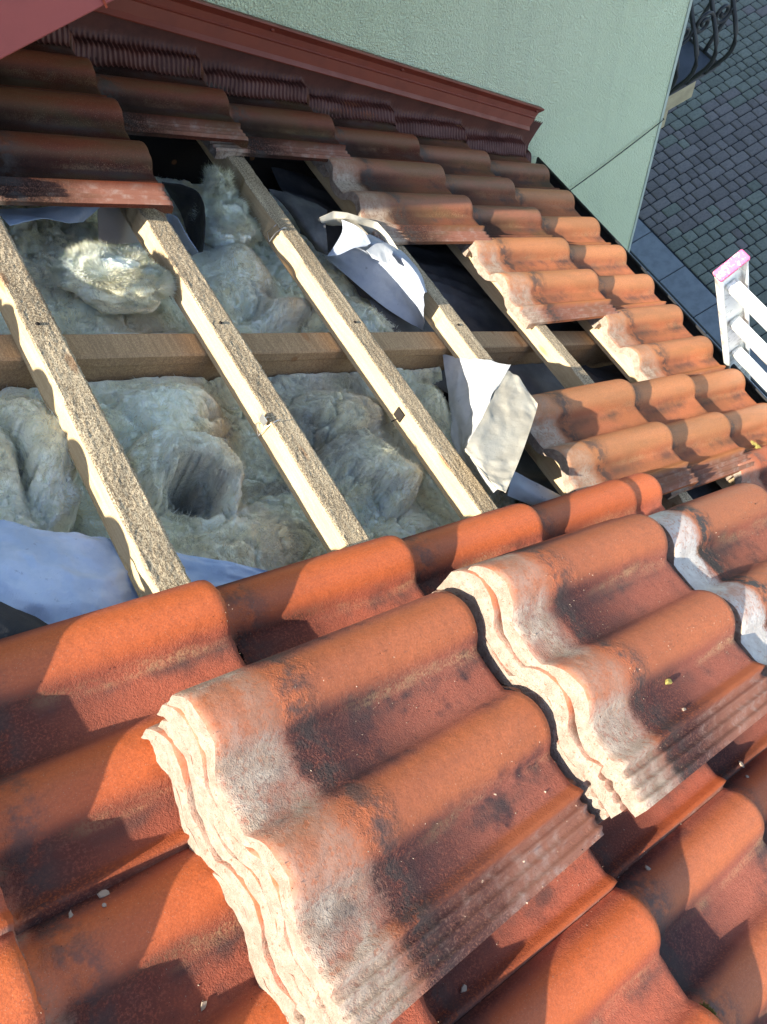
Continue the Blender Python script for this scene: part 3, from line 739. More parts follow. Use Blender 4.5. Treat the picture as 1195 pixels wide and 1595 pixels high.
def lower_left(U, V):
    w = -0.150 + 0.05 * (fbm(U * 6, V * 6, 71, 4) - 0.5) + folds(U, V, 72, 5, 0.016)
    w += 0.118 * bumpf(U, V, -0.605, -0.890, 0.150, 0.100, 2.6)
    w += 0.075 * bumpf(U, V, -0.90, -0.95, 0.085, 0.13, 2.6) + 0.05 * bumpf(U, V, -0.80, -0.86, 0.05, 0.08)
    w -= 0.05 * bumpf(U, V, -0.80, -1.05, 0.022, 0.13, 2.0, 0.25) + 0.045 * bumpf(U, V, -0.835, -0.93, 0.016, 0.10, 2, -0.3)
    w += 0.055 * bumpf(U, V, -0.50, -1.16, 0.16, 0.09)
    # the torn hole with its curled rim
    cu, cv = -0.60, -1.035
    x = U - cu + 0.05 * (fbm(U * 16, V * 16, 171, 3) - 0.5); y = (V - cv) * 1.35 + 0.05 * (fbm(U * 16, V * 16, 172, 3) - 0.5); rr = np.hypot(x, y); an = np.arctan2(y, x)
    rr2 = rr * (1 + 0.22 * np.sin(2 * an + 1.0) + 0.10 * np.sin(5 * an))
    w -= 0.060 * np.exp(-(rr2 / 0.040) ** 2) * (0.6 + 0.8 * fbm(U * 22, V * 22, 173, 3))
    w += 0.010 * np.sin(rr2 * 190 + 4 * fbm(U * 14, V * 14, 174, 3)) * np.exp(-((rr2 - 0.06) / 0.05) ** 2)
    w += 0.030 * np.exp(-((rr2 - 0.072) / 0.017) ** 2) * sstep(-0.5, 0.6, np.sin(an - 0.2))
    w -= 0.018 * np.exp(-((rr2 - 0.098) / 0.008) ** 2) * sstep(-0.2, 0.6, np.sin(an + 0.1))
    w += 0.03 * bumpf(U, V, -0.62, -0.99, 0.05, 0.016, 2, 0.3)
    # long creases on the big roll
    for (a, b, c, d, dep) in ((-0.66, -0.90, 0.010, 0.075, 0.020), (-0.49, -0.90, 0.085, 0.008, 0.015), (-0.50, -1.00, 0.05, 0.007, 0.014), (-0.47, -1.06, 0.06, 0.006, 0.012)):
        w -= dep * bumpf(U, V, a, b, c, d, 2, 0.35)
    w += creases(U, V, 401, 9, 0.030, 14) + creases(U, V, 411, 20, 0.013) + folds(U, V, 176, 14, 0.004) + (fbm(U * 90, V * 90, 75, 3) - 0.5) * 0.005
    w += 0.035 * bumpf(U, V, -0.575, -1.030, 0.020, 0.018, 3, 0.5) * (0.6 + fbm(U * 50, V * 50, 177, 3))
    w = fold(U, V, w, 'hole', 0.034, 5); w = fold(U, V, w, 'left', 0.040, 7)
    warm = 0.9 * bumpf(U, V, -0.46, -0.90, 0.05, 0.16, 2, -0.5) + 0.5 * bumpf(U, V, -0.55, -1.2, 0.2, 0.06) + 0.5 * bumpf(U, V, -0.9, -0.95, 0.05, 0.06)
    grey = 0.6 * np.exp(-(rr2 / 0.07) ** 4) + 0.8 * bumpf(U, V, -0.40, -1.06, 0.10, 0.10, 3) * sstep(0.4, 0.6, fbm(U * 10, V * 30, 78, 3)) * 1.2
    darkening = 0.80 * np.exp(-(np.hypot(U + 0.592, (V + 1.045) * 1.1) / 0.036) ** 3) * (0.4 + fbm(U * 40, V * 40, 79, 3))  # near-black tone inside the torn hole
    return w, np.clip(warm, 0, 1), np.clip(grey, 0, 1), np.clip(darkening, 0, 1)
W_left = wool('insulation_batt', -1.18, -0.335, -1.40, -0.778, lower_left, 'large swollen wool batt with a dark torn hole, below the rafter')
def lower_mid(U, V):
    w = -0.150 + 0.04 * (fbm(U * 7, V * 7, 81, 4) - 0.5) + folds(U, V, 82, 6, 0.016)
    w += 0.105 * bumpf(U, V, -0.17, -0.93, 0.15, 0.10, 2.6)
    r = np.hypot((U + 0.20), (V + 0.95) * 1.2)
    w += 0.0045 * np.sin(r * 150 + 5 * fbm(U * 12, V * 12, 84, 3)) * np.exp(-(r / 0.15) ** 4)
    w += 0.090 * bumpf(U, V, -0.235, -1.065, 0.075, 0.050, 3, 0.4) + 0.04 * bumpf(U, V, -0.14, -1.09, 0.04, 0.06)
    w -= 0.035 * bumpf(U, V, -0.23, -1.005, 0.11, 0.010, 2, 0.3) + 0.03 * bumpf(U, V, -0.27, -1.07, 0.010, 0.03, 2, 0.5)
    w += 0.05 * bumpf(U, V, -0.20, -1.22, 0.2, 0.06) + 0.09 * bumpf(U, V, 0.09, -0.90, 0.05, 0.09)
    w += creases(U, V, 421, 12, 0.030, 14) + creases(U, V, 431, 26, 0.014) + folds(U, V, 86, 16, 0.005) + (fbm(U * 90, V * 90, 85, 3) - 0.5) * 0.004
    w = fold(U, V, w, 'mid', 0.034, 8)
    d = sstep(0.42, 0.58, fbm(U * 6, V * 6, 87, 3)); top = sstep(-1.13, -1.02, V)
    return w, np.clip(0.5 * bumpf(U, V, -0.07, -0.93, 0.06, 0.15) + 0.3 * (1 - top) * d, 0, 1), np.clip((0.40 + 0.5 * d) * top * (1 - sstep(0.02, 0.07, U)), 0, 1), np.clip(sstep(0.72, 0.85, fbm(U * 18, V * 18, 88, 4)) * 0.6 * top, 0, 1)
W_mid = wool('insulation_batt', -0.345, 0.24, -1.40, -0.778, lower_mid, 'crumpled dirty grey wool batt in folds, below the rafter')
def upper_left(U, V):
    w = -0.135 + 0.04 * (fbm(U * 6, V * 6, 91, 4) - 0.5) + folds(U, V, 92, 5, 0.016)
    w += 0.05 * bumpf(U, V, -0.62, -0.56, 0.20, 0.10, 2.6) + 0.03 * bumpf(U, V, -0.52, -0.67, 0.2, 0.03)
    w -= 0.015 * bumpf(U, V, -0.55, -0.645, 0.13, 0.007, 2, 0.12)
    w += creases(U, V, 441, 9, 0.026, 14) + creases(U, V, 451, 22, 0.012) + folds(U, V, 196, 14, 0.004) + (fbm(U * 90, V * 90, 95, 3) - 0.5) * 0.005
    return w, np.clip(0.55 * bumpf(U, V, -0.50, -0.64, 0.10, 0.05), 0, 1), np.clip(0.6 * bumpf(U, V, -0.60, -0.42, 0.2, 0.06), 0, 1) * sstep(.4, .6, fbm(U * 14, V * 14, 97, 3)), U * 0
wool('insulation_batt', -1.18, -0.385, -0.708, -0.05, upper_left, 'smooth greenish wool batt at the left, above the rafter')
def upper_mid(U, V):
    w = -0.140 + 0.04 * (fbm(U * 7, V * 7, 101, 4) - 0.5) + folds(U, V, 102, 7, 0.012)
    w += 0.07 * bumpf(U, V, -0.20, -0.47, 0.10, 0.09, 2.4) + 0.05 * bumpf(U, V, -0.17, -0.35, 0.06, 0.09)
    w += 0.04 * bumpf(U, V, -0.13, -0.60, 0.08, 0.05) + 0.03 * bumpf(U, V, -0.30, -0.63, 0.1, 0.03) + 0.06 * bumpf(U, V, 0.10, -0.60, 0.09, 0.08)
    w -= 0.03 * bumpf(U, V, -0.115, -0.535, 0.05, 0.02); w = fold(U, V, w, 'up', 0.028, 10)
    w += creases(U, V, 461, 11, 0.028, 14) + creases(U, V, 471, 24, 0.014) + folds(U, V, 206, 15, 0.006) + (fbm(U * 90, V * 90, 105, 3) - 0.5) * 0.006
    return w, np.clip(0.6 * bumpf(U, V, -0.13, -0.59, 0.07, 0.05), 0, 1), np.clip(0.3 * bumpf(U, V, -0.2, -0.4, .1, .1), 0, 1), np.clip(0.6 * bumpf(U, V, -0.16, -0.53, 0.03, 0.015), 0, 1)  # last value: small darker spot by the hollow
W_up = wool('insulation_batt', -0.395, 0.22, -0.708, -0.05, upper_mid, 'wool batt with olive hollows right of the second batten, above the rafter')

def tuft(label, c, r, seed, n_f, torn, fl):
    """a torn lump of wool: a displaced blob plus loose fibres standing off it"""
    rs = np.random.RandomState(seed)
    n, mm = 90, 140
    ph = np.linspace(0.02, math.pi - 0.02, n); th = np.linspace(0, 2 * math.pi, mm)
    PH, TT = np.meshgrid(ph, th, indexing='ij')
    x = np.sin(PH) * np.cos(TT); y = np.sin(PH) * np.sin(TT); z = np.cos(PH)
    d = 1 + 0.5 * (fbm(x * 1.7 + 9, y * 1.7 + z * 1.3, seed, 4) - 0.5) + 0.13 * (fbm(x * 6 + 3, y * 6 + z * 5, seed + 1, 3, .5) - 0.5)
    cyc = 0.5 - 0.5 * np.cos(TT)
    d = d * (1 + 0 * cyc)
    # close the seam
    d[:, -1] = d[:, 0]; 
    for j in range(1, 14):
        a = j / 14; d[:, -1 - j] = d[:, -1 - j] * a + d[:, 0] * (1 - a)
    X = x * d * r[0]; Y = y * d * r[1]; Z = z * d * r[2]
    cut = sstep(0.35, 0.75, Z / r[2])                      # torn, hollowed crown
    Z = Z - cut * torn * r[2] * (0.5 + 0.9 * fbm(X * 28, Y * 28, seed + 4, 2))
    P = np.stack([X + c[0], Y + c[1], Z + c[2]], -1)
    me = grid_mesh('wool_lump', P); k = n * mm
    attr(me, 'warm', np.zeros(k)); attr(me, 'grey', np.zeros(k)); attr(me, 'darkening', np.zeros(k))
    root = put('wool_tuft', me, None, M_wool); root.matrix_world = RM
    tag(root, label, 'insulation', 'torn tufts of mineral wool')
    vs = []; fs = []
    for i in range(n_f):
        a = rs.uniform(0, 2 * math.pi); el = rs.uniform(-0.1, 1.2)
        i0 = int(np.clip((math.pi / 2 - el) / math.pi * n, 1, n - 2)); j0 = int(a / (2 * math.pi) * (mm - 1))
        p = Vector(P[i0, j0]); nrm = (p - Vector(c)).normalized()
        t = nrm.cross(Vector((rs.randn(), rs.randn(), rs.randn()))).normalized()
        ln = fl * rs.uniform(0.4, 1.2); wd = rs.uniform(0.00018, 0.00045)
        fl_ = 0.5 + 0.5 * math.sin(7 * a + 3 * el); t = (Vector((math.cos(a * 3 + el * 5), math.sin(a * 2 - el * 4), 0.25)) + t * 0.7).normalized()
        q1 = p + nrm * ln * (0.10 + 0.25 * fl_) + t * ln * 0.5; q2 = q1 + nrm * ln * rs.uniform(-0.1, 0.35) + t * ln * rs.uniform(0.2, 0.7)
        s_ = nrm.cross(t) * wd; b = len(vs); p = p - nrm * 0.004
        vs += [p - s_, p + s_, q1 + s_ * .8, q1 - s_ * .8, q2]; fs += [(b, b + 1, b + 2, b + 3), (b + 3, b + 2, b + 4)]
    me = bpy.data.meshes.new('fibre'); me.from_pydata([tuple(v) for v in vs], [], fs)
    for nm in ('warm', 'grey', 'darkening'): attr(me, nm, np.zeros(len(vs)))
    o = put('fibre', me, root, M_wool); o['kind'] = 'stuff'
    return root
tuft('sunlit torn tuft of pale wool leaning on the second batten', (-0.565, -0.580, -0.040), (0.112, 0.066, 0.058), 5, 26000, 0.22, 0.015)
tuft('shaded ragged wool tuft standing under the edge of the upper tiles', (-0.185, -0.335, -0.070), (0.065, 0.075, 0.060), 8, 18000, 0.2, 0.020)
tuft('small peak of torn wool in the dark beside the third batten', (-0.165, -0.235, -0.060), (0.035, 0.045, 0.060), 9, 5000, 0.0, 0.020)

# ------------------------------------------------------------------ torn membrane flaps
def patch(name, rows, mat, parent, n=10, amp=0.004, seed=1, thick=0.0012, linear=False):
    A = np.array(rows, dtype=float)
    if linear:
        def up(B): return np.concatenate([np.linspace(B[i], B[i + 1], n, endpoint=False) for i in range(len(B) - 1)] + [B[-1:]])
    else:
        def up(B): return catmull(B, n)
    A = up(A); A = np.swapaxes(up(np.swapaxes(A, 0, 1)), 0, 1)
    N = np.cross(np.gradient(A, axis=0), np.gradient(A, axis=1)); N /= np.linalg.norm(N, axis=-1, keepdims=True) + 1e-9
    a, b = np.meshgrid(np.arange(A.shape[0]), np.arange(A.shape[1]), indexing='ij')
    cre = (fbm(a * 0.075 + 3, b * 0.075, seed + 9, 3, 0.5, True) - 0.6) * amp * 1.8
    A = A + N * ((fbm(a * 0.12, b * 0.12, seed, 4) - 0.5) * amp * 1.4 + cre)[..., None]
    n0, m0 = A.shape[:2]; B = A - N * thick
    mb = MB(); idx = np.arange(n0 * m0).reshape(n0, m0)
    q = np.stack([idx[:-1, :-1], idx[1:, :-1], idx[1:, 1:], idx[:-1, 1:]], -1).reshape(-1, 4)
    mb.add(A.reshape(-1, 3).tolist(), q.tolist(), 0, True); mb.add(B.reshape(-1, 3).tolist(), q[:, ::-1].tolist(), 0, True)
    for e, fl in ((np.s_[0, :], 0), (np.s_[-1, :], 1), (np.s_[:, 0], 1), (np.s_[:, -1], 0)):
        a_, b_ = A[e], B[e]; k = len(a_)
        mb.add(a_.tolist() + b_.tolist(), [((i, i + 1, k + i + 1, k + i)[::-1] if fl else (i, i + 1, k + i + 1, k + i)) for i in range(k - 1)], 0, False)
    return mb.build(name, mat, parent)
PT_beige = [[(0.209, -0.9543, 0.052), (0.2032, -0.9969, 0.062), (0.1626, -1.0883, 0.082)], [(0.1026, -1.0177, 0.05), (0.1214, -1.054, 0.06), (0.1356, -1.1104, 0.078)], [(0.0195, -1.0742, 0.046), (0.0385, -1.1219, 0.056), (0.0524, -1.1702, 0.074)], [(-0.0795, -1.1365, 0.04), (-0.0614, -1.1818, 0.052), (-0.0178, -1.2188, 0.068)], [(-0.0888, -1.1538, 0.036), (-0.0963, -1.2143, 0.048), (-0.0617, -1.248, 0.064)], [(-0.1048, -1.2307, 0.048), (-0.1044, -1.2548, 0.054), (-0.098, -1.272, 0.06)]]
PT_inner = [[(0.2348, -0.7674, -0.08), (0.2238, -0.8125, -0.045), (0.2047, -0.8619, -0.005), (0.2109, -0.9025, 0.03), (0.2311, -0.9408, 0.052)], [(0.1944, -0.8346, -0.085), (0.1862, -0.8801, -0.05), (0.1634, -0.929, -0.01), (0.1502, -0.968, 0.02), (0.1657, -0.9796, 0.051)], [(0.145, -0.9123, -0.09), (0.1262, -0.9538, -0.06), (0.1067, -0.9965, -0.03), (0.0767, -1.0312, 0.01), (0.0868, -1.028, 0.05)], [(0.094, -0.9893, -0.09), (0.0778, -1.0195, -0.07), (0.0536, -1.0507, -0.045), (0.0246, -1.0766, 0.0), (0.0147, -1.0774, 0.046)], [(0.0494, -1.0522, -0.09), (0.0365, -1.0692, -0.075), (0.0217, -1.0884, -0.055), (-0.0026, -1.101, -0.02), (-0.0474, -1.1201, 0.042)], [(0.0128, -1.1125, -0.09), (0.0143, -1.1266, -0.08), (0.0064, -1.1493, -0.06), (-0.0162, -1.1636, -0.03), (-0.0805, -1.1868, 0.03)], [(-0.0146, -1.171, -0.09), (-0.0001, -1.1813, -0.085), (0.0076, -1.1948, -0.07), (-0.0029, -1.2135, -0.04), (-0.0717, -1.2443, 0.03)]]
PT_roll = [[(0.0966, -0.3756, -0.1), (0.1378, -0.475, -0.1), (0.1832, -0.5735, -0.1), (0.2258, -0.6387, -0.095), (0.2477, -0.6681, -0.09)], [(0.0863, -0.4037, -0.07), (0.1498, -0.4591, -0.065), (0.1951, -0.5362, -0.06), (0.2163, -0.614, -0.055), (0.2104, -0.6774, -0.045)], [(0.1085, -0.4165, -0.04), (0.1677, -0.4506, -0.03), (0.202, -0.522, -0.02), (0.2021, -0.6065, -0.01), (0.176, -0.6798, 0.0)], [(0.1164, -0.4325, -0.005), (0.1419, -0.4796, 0.015), (0.1739, -0.5364, 0.03), (0.1752, -0.6091, 0.035), (0.1591, -0.6735, 0.03)], [(0.1737, -0.4147, 0.0), (0.2011, -0.4521, 0.012), (0.2157, -0.5179, 0.022), (0.2074, -0.5962, 0.026), (0.1831, -0.6586, 0.022)]]
PT_tab = [[(0.0656, -0.529, 0.035), (0.1202, -0.5036, 0.04), (0.1482, -0.5319, 0.04)], [(0.0809, -0.5432, 0.025), (0.101, -0.5617, 0.03), (0.119, -0.5638, 0.033)]]
PT_curl = [[(0.0835, -0.3923, 0.02), (0.1, -0.4228, 0.03), (0.1158, -0.4502, 0.03), (0.1184, -0.4825, 0.025)], [(0.0817, -0.4159, 0.0), (0.0826, -0.4496, 0.015), (0.0964, -0.4689, 0.02), (0.1117, -0.4842, 0.02)], [(0.0013, -0.4856, -0.02), (0.0332, -0.4903, -0.01), (0.0699, -0.4841, 0.005), (0.1115, -0.4827, 0.015)]]
PT_rim = [[(0.041, -0.3621, 0.0), (0.0786, -0.3606, 0.02), (0.1108, -0.374, 0.03), (0.1457, -0.3865, 0.03), (0.1943, -0.4, 0.03), (0.1995, -0.4475, 0.03), (0.2087, -0.5136, 0.02)], [(0.0507, -0.365, -0.01), (0.0853, -0.3698, 0.005), (0.1057, -0.3841, 0.02), (0.149, -0.3906, 0.02), (0.1896, -0.403, 0.02), (0.1931, -0.4543, 0.015), (0.2151, -0.5094, 0.005)], [(0.0958, -0.3504, -0.03), (0.1229, -0.3598, -0.02), (0.1541, -0.3636, -0.01), (0.1754, -0.3916, -0.01), (0.2007, -0.4141, -0.01), (0.2096, -0.4538, -0.01), (0.2294, -0.4972, -0.01)]]
PT_dark = [[(0.0178, -0.1777, -0.06), (0.0706, -0.1925, -0.05), (0.1058, -0.2319, -0.04), (0.1033, -0.3144, -0.01)], [(0.0245, -0.2408, -0.055), (0.026, -0.3047, -0.03), (0.0546, -0.3338, -0.02), (0.0666, -0.3628, -0.01)], [(0.0253, -0.3096, -0.055), (0.0136, -0.368, -0.04), (0.0132, -0.41, -0.03), (0.0573, -0.405, -0.03)], [(0.0498, -0.3171, -0.08), (0.0572, -0.3466, -0.08), (0.0509, -0.3997, -0.07), (0.0455, -0.4445, -0.05)]]
PT_low = [[(-0.9886, -1.0518, -0.062), (-0.9305, -1.0744, -0.06), (-0.8773, -1.0971, -0.06), (-0.8142, -1.1274, -0.06), (-0.7473, -1.1604, -0.062), (-0.6764, -1.1955, -0.064), (-0.6019, -1.2327, -0.064), (-0.5116, -1.2763, -0.07)], [(-1.0068, -1.1097, -0.045), (-0.9517, -1.1316, -0.04), (-0.9012, -1.1544, -0.04), (-0.8394, -1.1826, -0.045), (-0.7641, -1.1989, -0.062), (-0.6921, -1.228, -0.064), (-0.6113, -1.255, -0.07), (-0.521, -1.2827, -0.08)], [(-1.0244, -1.1663, -0.03), (-0.9703, -1.1855, -0.03), (-0.9221, -1.2086, -0.03), (-0.8581, -1.2286, -0.042), (-0.7915, -1.2394, -0.062), (-0.712, -1.2527, -0.072), (-0.6126, -1.2653, -0.08), (-0.523, -1.2832, -0.09)], [(-1.0341, -1.208, -0.05), (-0.9796, -1.2242, -0.05), (-0.9337, -1.2527, -0.05), (-0.8742, -1.278, -0.055), (-0.8063, -1.2792, -0.07), (-0.7229, -1.2814, -0.08), (-0.6173, -1.282, -0.09), (-0.5219, -1.2899, -0.1)]]
PT_tube = [[(-1.0364, -1.1977, 0.0), (-0.9896, -1.2323, 0.0), (-0.9519, -1.2606, -0.01), (-0.9131, -1.3027, -0.02)], [(-1.0498, -1.2413, 0.01), (-1.0027, -1.2689, 0.01), (-0.9702, -1.2864, 0.0), (-0.9269, -1.3069, -0.02)], [(-1.0586, -1.276, 0.0), (-1.0124, -1.3042, 0.0), (-0.9819, -1.304, -0.01), (-0.9398, -1.3043, -0.03)]]
PT_ul_sheet = [[(-0.7243, -0.3844, -0.05), (-0.6344, -0.3626, -0.05), (-0.5501, -0.341, -0.05), (-0.4821, -0.3236, -0.05)], [(-0.7214, -0.4543, -0.03), (-0.6419, -0.4137, -0.04), (-0.5867, -0.4045, -0.05), (-0.5462, -0.3709, -0.07)]]
PT_board = [[(-0.4952, -0.311, -0.05), (-0.4651, -0.3059, -0.05), (-0.4341, -0.3005, -0.05)], [(-0.4991, -0.343, -0.08), (-0.4646, -0.3382, -0.08), (-0.4276, -0.333, -0.08)], [(-0.5047, -0.3797, -0.11), (-0.4605, -0.3791, -0.11), (-0.4076, -0.3692, -0.11)]]
PT_foil = [[(-0.3398, -0.2713, -0.02), (-0.3, -0.2912, -0.01), (-0.271, -0.3087, -0.01), (-0.2702, -0.3516, -0.02), (-0.3016, -0.42, -0.03), (-0.321, -0.4652, -0.05)], [(-0.3111, -0.2425, -0.05), (-0.2836, -0.2677, -0.05), (-0.2614, -0.2873, -0.055), (-0.266, -0.3319, -0.06), (-0.2825, -0.384, -0.07), (-0.2968, -0.4278, -0.08)], [(-0.2788, -0.2141, -0.08), (-0.2583, -0.231, -0.1), (-0.2637, -0.279, -0.1), (-0.28, -0.3387, -0.1), (-0.2885, -0.3845, -0.1), (-0.2847, -0.404, -0.1)]]
PT_bstrip = [[(-0.3396, -0.3269, -0.06), (-0.3318, -0.3544, -0.05), (-0.3336, -0.4091, -0.05), (-0.322, -0.455, -0.06)], [(-0.3311, -0.3153, -0.09), (-0.3249, -0.3368, -0.09), (-0.3241, -0.3941, -0.09), (-0.3028, -0.4144, -0.1)]]
PT_scrap = [[(0.1384, -1.1585, -0.055), (0.1692, -1.1961, -0.05), (0.2389, -1.2652, -0.05)], [(0.1072, -1.1846, -0.06), (0.1364, -1.2179, -0.055), (0.1995, -1.2646, -0.06)], [(0.097, -1.2033, -0.08), (0.1317, -1.2283, -0.08), (0.1963, -1.259, -0.09)]]
MG = 'pieces of torn roofing membrane'
f2 = tag(empty('membrane_flap', RM), 'torn felt flap folded up over the fourth batten, beige outside and white inside', 'membrane', MG)
patch('outer_face', PT_beige, M_felt_beige, f2, 12, 0.006, 3)
patch('inner_face', PT_inner, M_felt_white, f2, 10, 0.006, 4)
f1 = tag(empty('membrane_flap', RM), 'rolled back blue grey felt with crumpled beige rim between third and fourth battens', 'membrane', MG)
patch('rolled_sheet', PT_roll, M_felt_pale, f1, 10, 0.003, 5)
patch('curled_corner', PT_curl, M_felt_pale, f1, 8, 0.002, 6)
patch('crumpled_rim', PT_rim, M_felt_beige, f1, 6, 0.005, 7, 0.0012, True)
patch('white_tab', PT_tab, M_felt_white, f1, 10, 0.002, 8)
patch('dark_sheet', PT_dark, M_felt_dark, f1, 10, 0.004, 9)
lo = tag(empty('membrane_sheet', RM), 'blue grey felt sheet bulging beneath the first batten at the left', 'membrane', MG)
patch('felt_sheet', PT_low, M_felt_blue, lo, 14, 0.006, 10)
tb = patch('membrane_roll', PT_tube, M_felt_black, None, 12, 0.003, 11); tb.matrix_world = RM
tag(tb, 'dark rolled edge of felt at the left beside the first tile row', 'membrane', MG)
for nm, pts, mt, lb, ct_ in (('membrane_scrap', PT_ul_sheet, M_felt_blue, 'pale felt scrap hanging under the upper left tiles', 'membrane'),
                        ('board_offcut', PT_board, M_board, 'brown grey board standing in the opening behind the wool tuft', 'board'),
                        ('black_foil', PT_foil, M_gutter, 'curled black foil arching beside the second batten', 'foil'),
                        ('membrane_scrap', PT_bstrip, M_felt_blue, 'narrow blue felt strip inside the black foil curl', 'membrane'),
                        ('membrane_scrap', PT_scrap, M_felt_white, 'grey white felt scrap behind the end of the third batten', 'membrane')):
    o = patch(nm, pts, mt, None, 10, 0.003, 12); o.matrix_world = RM; tag(o, lb, ct_, MG if ct_ == 'membrane' else None)

# ------------------------------------------------------------------ stacks of loose tiles
def stack(uh, vf, wtop_valley, n, desc, tilts, offs, mat_top, under, where, yaw0, roll0):
    for i in range(n):                                   # i = 0 is the topmost tile
        du, dv, yaw = offs[i]
        w = wtop_valley - i * 0.0262
        M = tile_M(uh + du, vf + dv, w, tilts, yaw + yaw0, roll0) @ Matrix.Diagonal((0.95, 1.04, 1.04, 1))
        o = place_tile(mat_top if i == 0 else under, M, None, 'loose_roof_tile', (i + where) % 5)
        tag(o, desc[i], 'roof tile', 'loose roof tiles stacked on the roof')
ordn = ['topmost', 'second', 'third', 'lowest']
s1 = ['topmost loose tile of the nearest stack, its head dusted grey white'] + ['%s tile from the top in the nearest stack of loose tiles' % q for q in ('second', 'third', 'fourth')] + ['lowest tile of the nearest stack, resting on the laid roof']
s2 = ['topmost loose tile of the middle stack, with a crumb of yellow moss'] + ['%s tile from the top in the middle stack of loose tiles' % q for q in ('second', 'third', 'fourth', 'fifth', 'sixth')] + ['lowest tile of the middle stack, resting on the laid roof']
s3 = ['topmost loose tile of the far right stack, its head whitewashed'] + ['%s tile from the top in the far right stack of loose tiles' % q for q in ('second', 'third', 'fourth', 'fifth')] + ['lowest tile of the far right stack']
TS = 0.02
stack(-0.924, -1.474, 0.168, 5, s1, TS, [(0, 0, 0), (-0.001, 0.003, 0.001), (0.002, -0.004, -0.004), (-0.003, 0.002, 0.002), (0.002, -0.003, 0)], M_weath, M_terra, 0, 0.033, -0.012)
stack(-0.500, -1.462, 0.229, 7, s2, TS, [(0, 0, 0), (-0.005, 0.012, 0.002), (-0.002, 0.014, 0.0), (-0.006, 0.012, 0.0), (-0.002, 0.012, 0.0), (-0.004, 0.016, 0.0), (-0.002, 0.01, 0.0)], M_weath, M_terra, 2, 0.000, -0.033)
stack(-0.070, -1.470, 0.224, 6, s3, TS, [(0, 0, 0.0), (-0.002, 0.004, 0.0), (0.002, 0.0, 0.0), (0.0, 0.004, 0.0), (0.003, 0.0, 0.0), (0.0, 0.0, 0.0)], M_white_head, M_terra, 3, 0.012, -0.03)

# ------------------------------------------------------------------ ladder leaning on the eaves
LB, LTp = Vector((1.052, -0.967, -0.860)), Vector((0.80, -0.967, -0.205))
ld = (LTp - LB).normalized(); lx = Vector((ld.z, 0, -ld.x))          # lx points away from the roof
Ml = Matrix(((lx.x, 0, ld.x, LTp.x), (0, 1, 0, LTp.y), (lx.z, 0, ld.z, LTp.z), (0, 0, 0, 1)))
Llen = (LTp.z - GZ) / ld.z
lad = tag(empty('ladder', Ml), 'white painted ladder with pink tipped rail leaning against the eaves', 'ladder')
for yy in (0.0, -0.40):
    sgn = 1 if yy == 0 else -1
    mb = MB()
    mb.box(0, 0.080, yy - 0.004, yy + 0.004, -Llen, 0.0, bev=0.0015)
    mb.box(0, 0.006, yy - 0.024 if sgn > 0 else yy, yy if sgn > 0 else yy + 0.024, -Llen, 0.0, bev=0.0015)
    mb.box(0.074, 0.080, yy - 0.024 if sgn > 0 else yy, yy if sgn > 0 else yy + 0.024, -Llen, 0.0, bev=0.0015)
    mb.build('rail', M_ladder, lad)
    mb = MB(); mb.box(-0.003, 0.083, yy - 0.027 if sgn > 0 else yy - 0.006, yy + 0.006 if sgn > 0 else yy + 0.027, -0.009, 0.006, bev=0.003); mb.build('cap', M_pink, lad)
for i in range(19):
    zz = -0.115 - 0.262 * i
    mb = MB(); mb.box(0.022, 0.056, -0.396, -0.004, zz - 0.016, zz + 0.016, bev=0.006); mb.build('rung', M_ladder, lad)

# ------------------------------------------------------------------ balcony round the corner
BZ = -1.415
bal = tag(empty('balcony', Matrix.Translation((WX, 0.5, BZ))), 'small balcony with a bowed black wrought iron railing beyond the wall corner', 'balcony')
mb = MB(); mb.box(0.002, 0.655, 0, 1.9, -0.035, 0.0, bev=0.004); mb.build('floor_slab', M_cap, bal)
mb = MB(); mb.box(0.002, 0.60, 0.045, 1.86, -0.19, -0.037, bev=0.006); mb.build('cornice', M_sand, bal)
mb = MB(); mb.box(0.002, 0.56, 0.022, 0.043, -0.085, -0.045, bev=0.006); mb.build('moulding', M_sand, bal)
mb = MB(); mb.box(0.002, 0.50, 0.070, 1.83, -0.34, -0.192, bev=0.02); mb.build('corbel', M_sand, bal)
def bow(t):  # pot-bellied profile, outward offset at height t
    z = t * 0.95; return 0.16 * math.exp(-((z - 0.22) / 0.20) ** 2) + 0.01, z
def bar_pts(x, y, nx, ny, curl=True):
    pts = []
    for t in np.linspace(0.0, 1.0, 22):
        o, z = bow(t); pts.append((x + nx * o, y + ny * o, z))
    return pts
edge = [(0.05 + 0.105 * i, 0.05, 0, -1) for i in range(6)] + [(0.60, 0.10 + 0.115 * i, 1, 0) for i in range(15)]
for (x, y, nx, ny) in edge:
    mb = MB(); mb.tube(bar_pts(x, y, nx, ny), 0.0105, 8); mb.build('bar', M_iron, bal)
def scroll(cx, cy, cz, ax, r0, turns, sgn):
    pts = []
    for t in np.linspace(0, 1, 40):
        a = sgn * turns * 2 * math.pi * t; r = r0 * (1 - 0.85 * t)
        pts.append((cx + ax[0] * r * math.cos(a), cy + ax[1] * r * math.cos(a), cz + r * math.sin(a)))
    return pts
for i in range(5):
    x = 0.10 + 0.105 * i; o, _ = bow(0.38)
    mb = MB(); mb.tube(scroll(x, 0.05 - o, 0.36, (1, 0), 0.050, 1.6, 1 if i % 2 else -1), 0.0085, 6); mb.build('scroll', M_iron, bal)
    mb = MB(); mb.tube(scroll(x, 0.05 - bow(.62)[0], 0.60, (1, 0), 0.042, 1.5, -1 if i % 2 else 1), 0.0085, 6); mb.build('scroll', M_iron, bal)
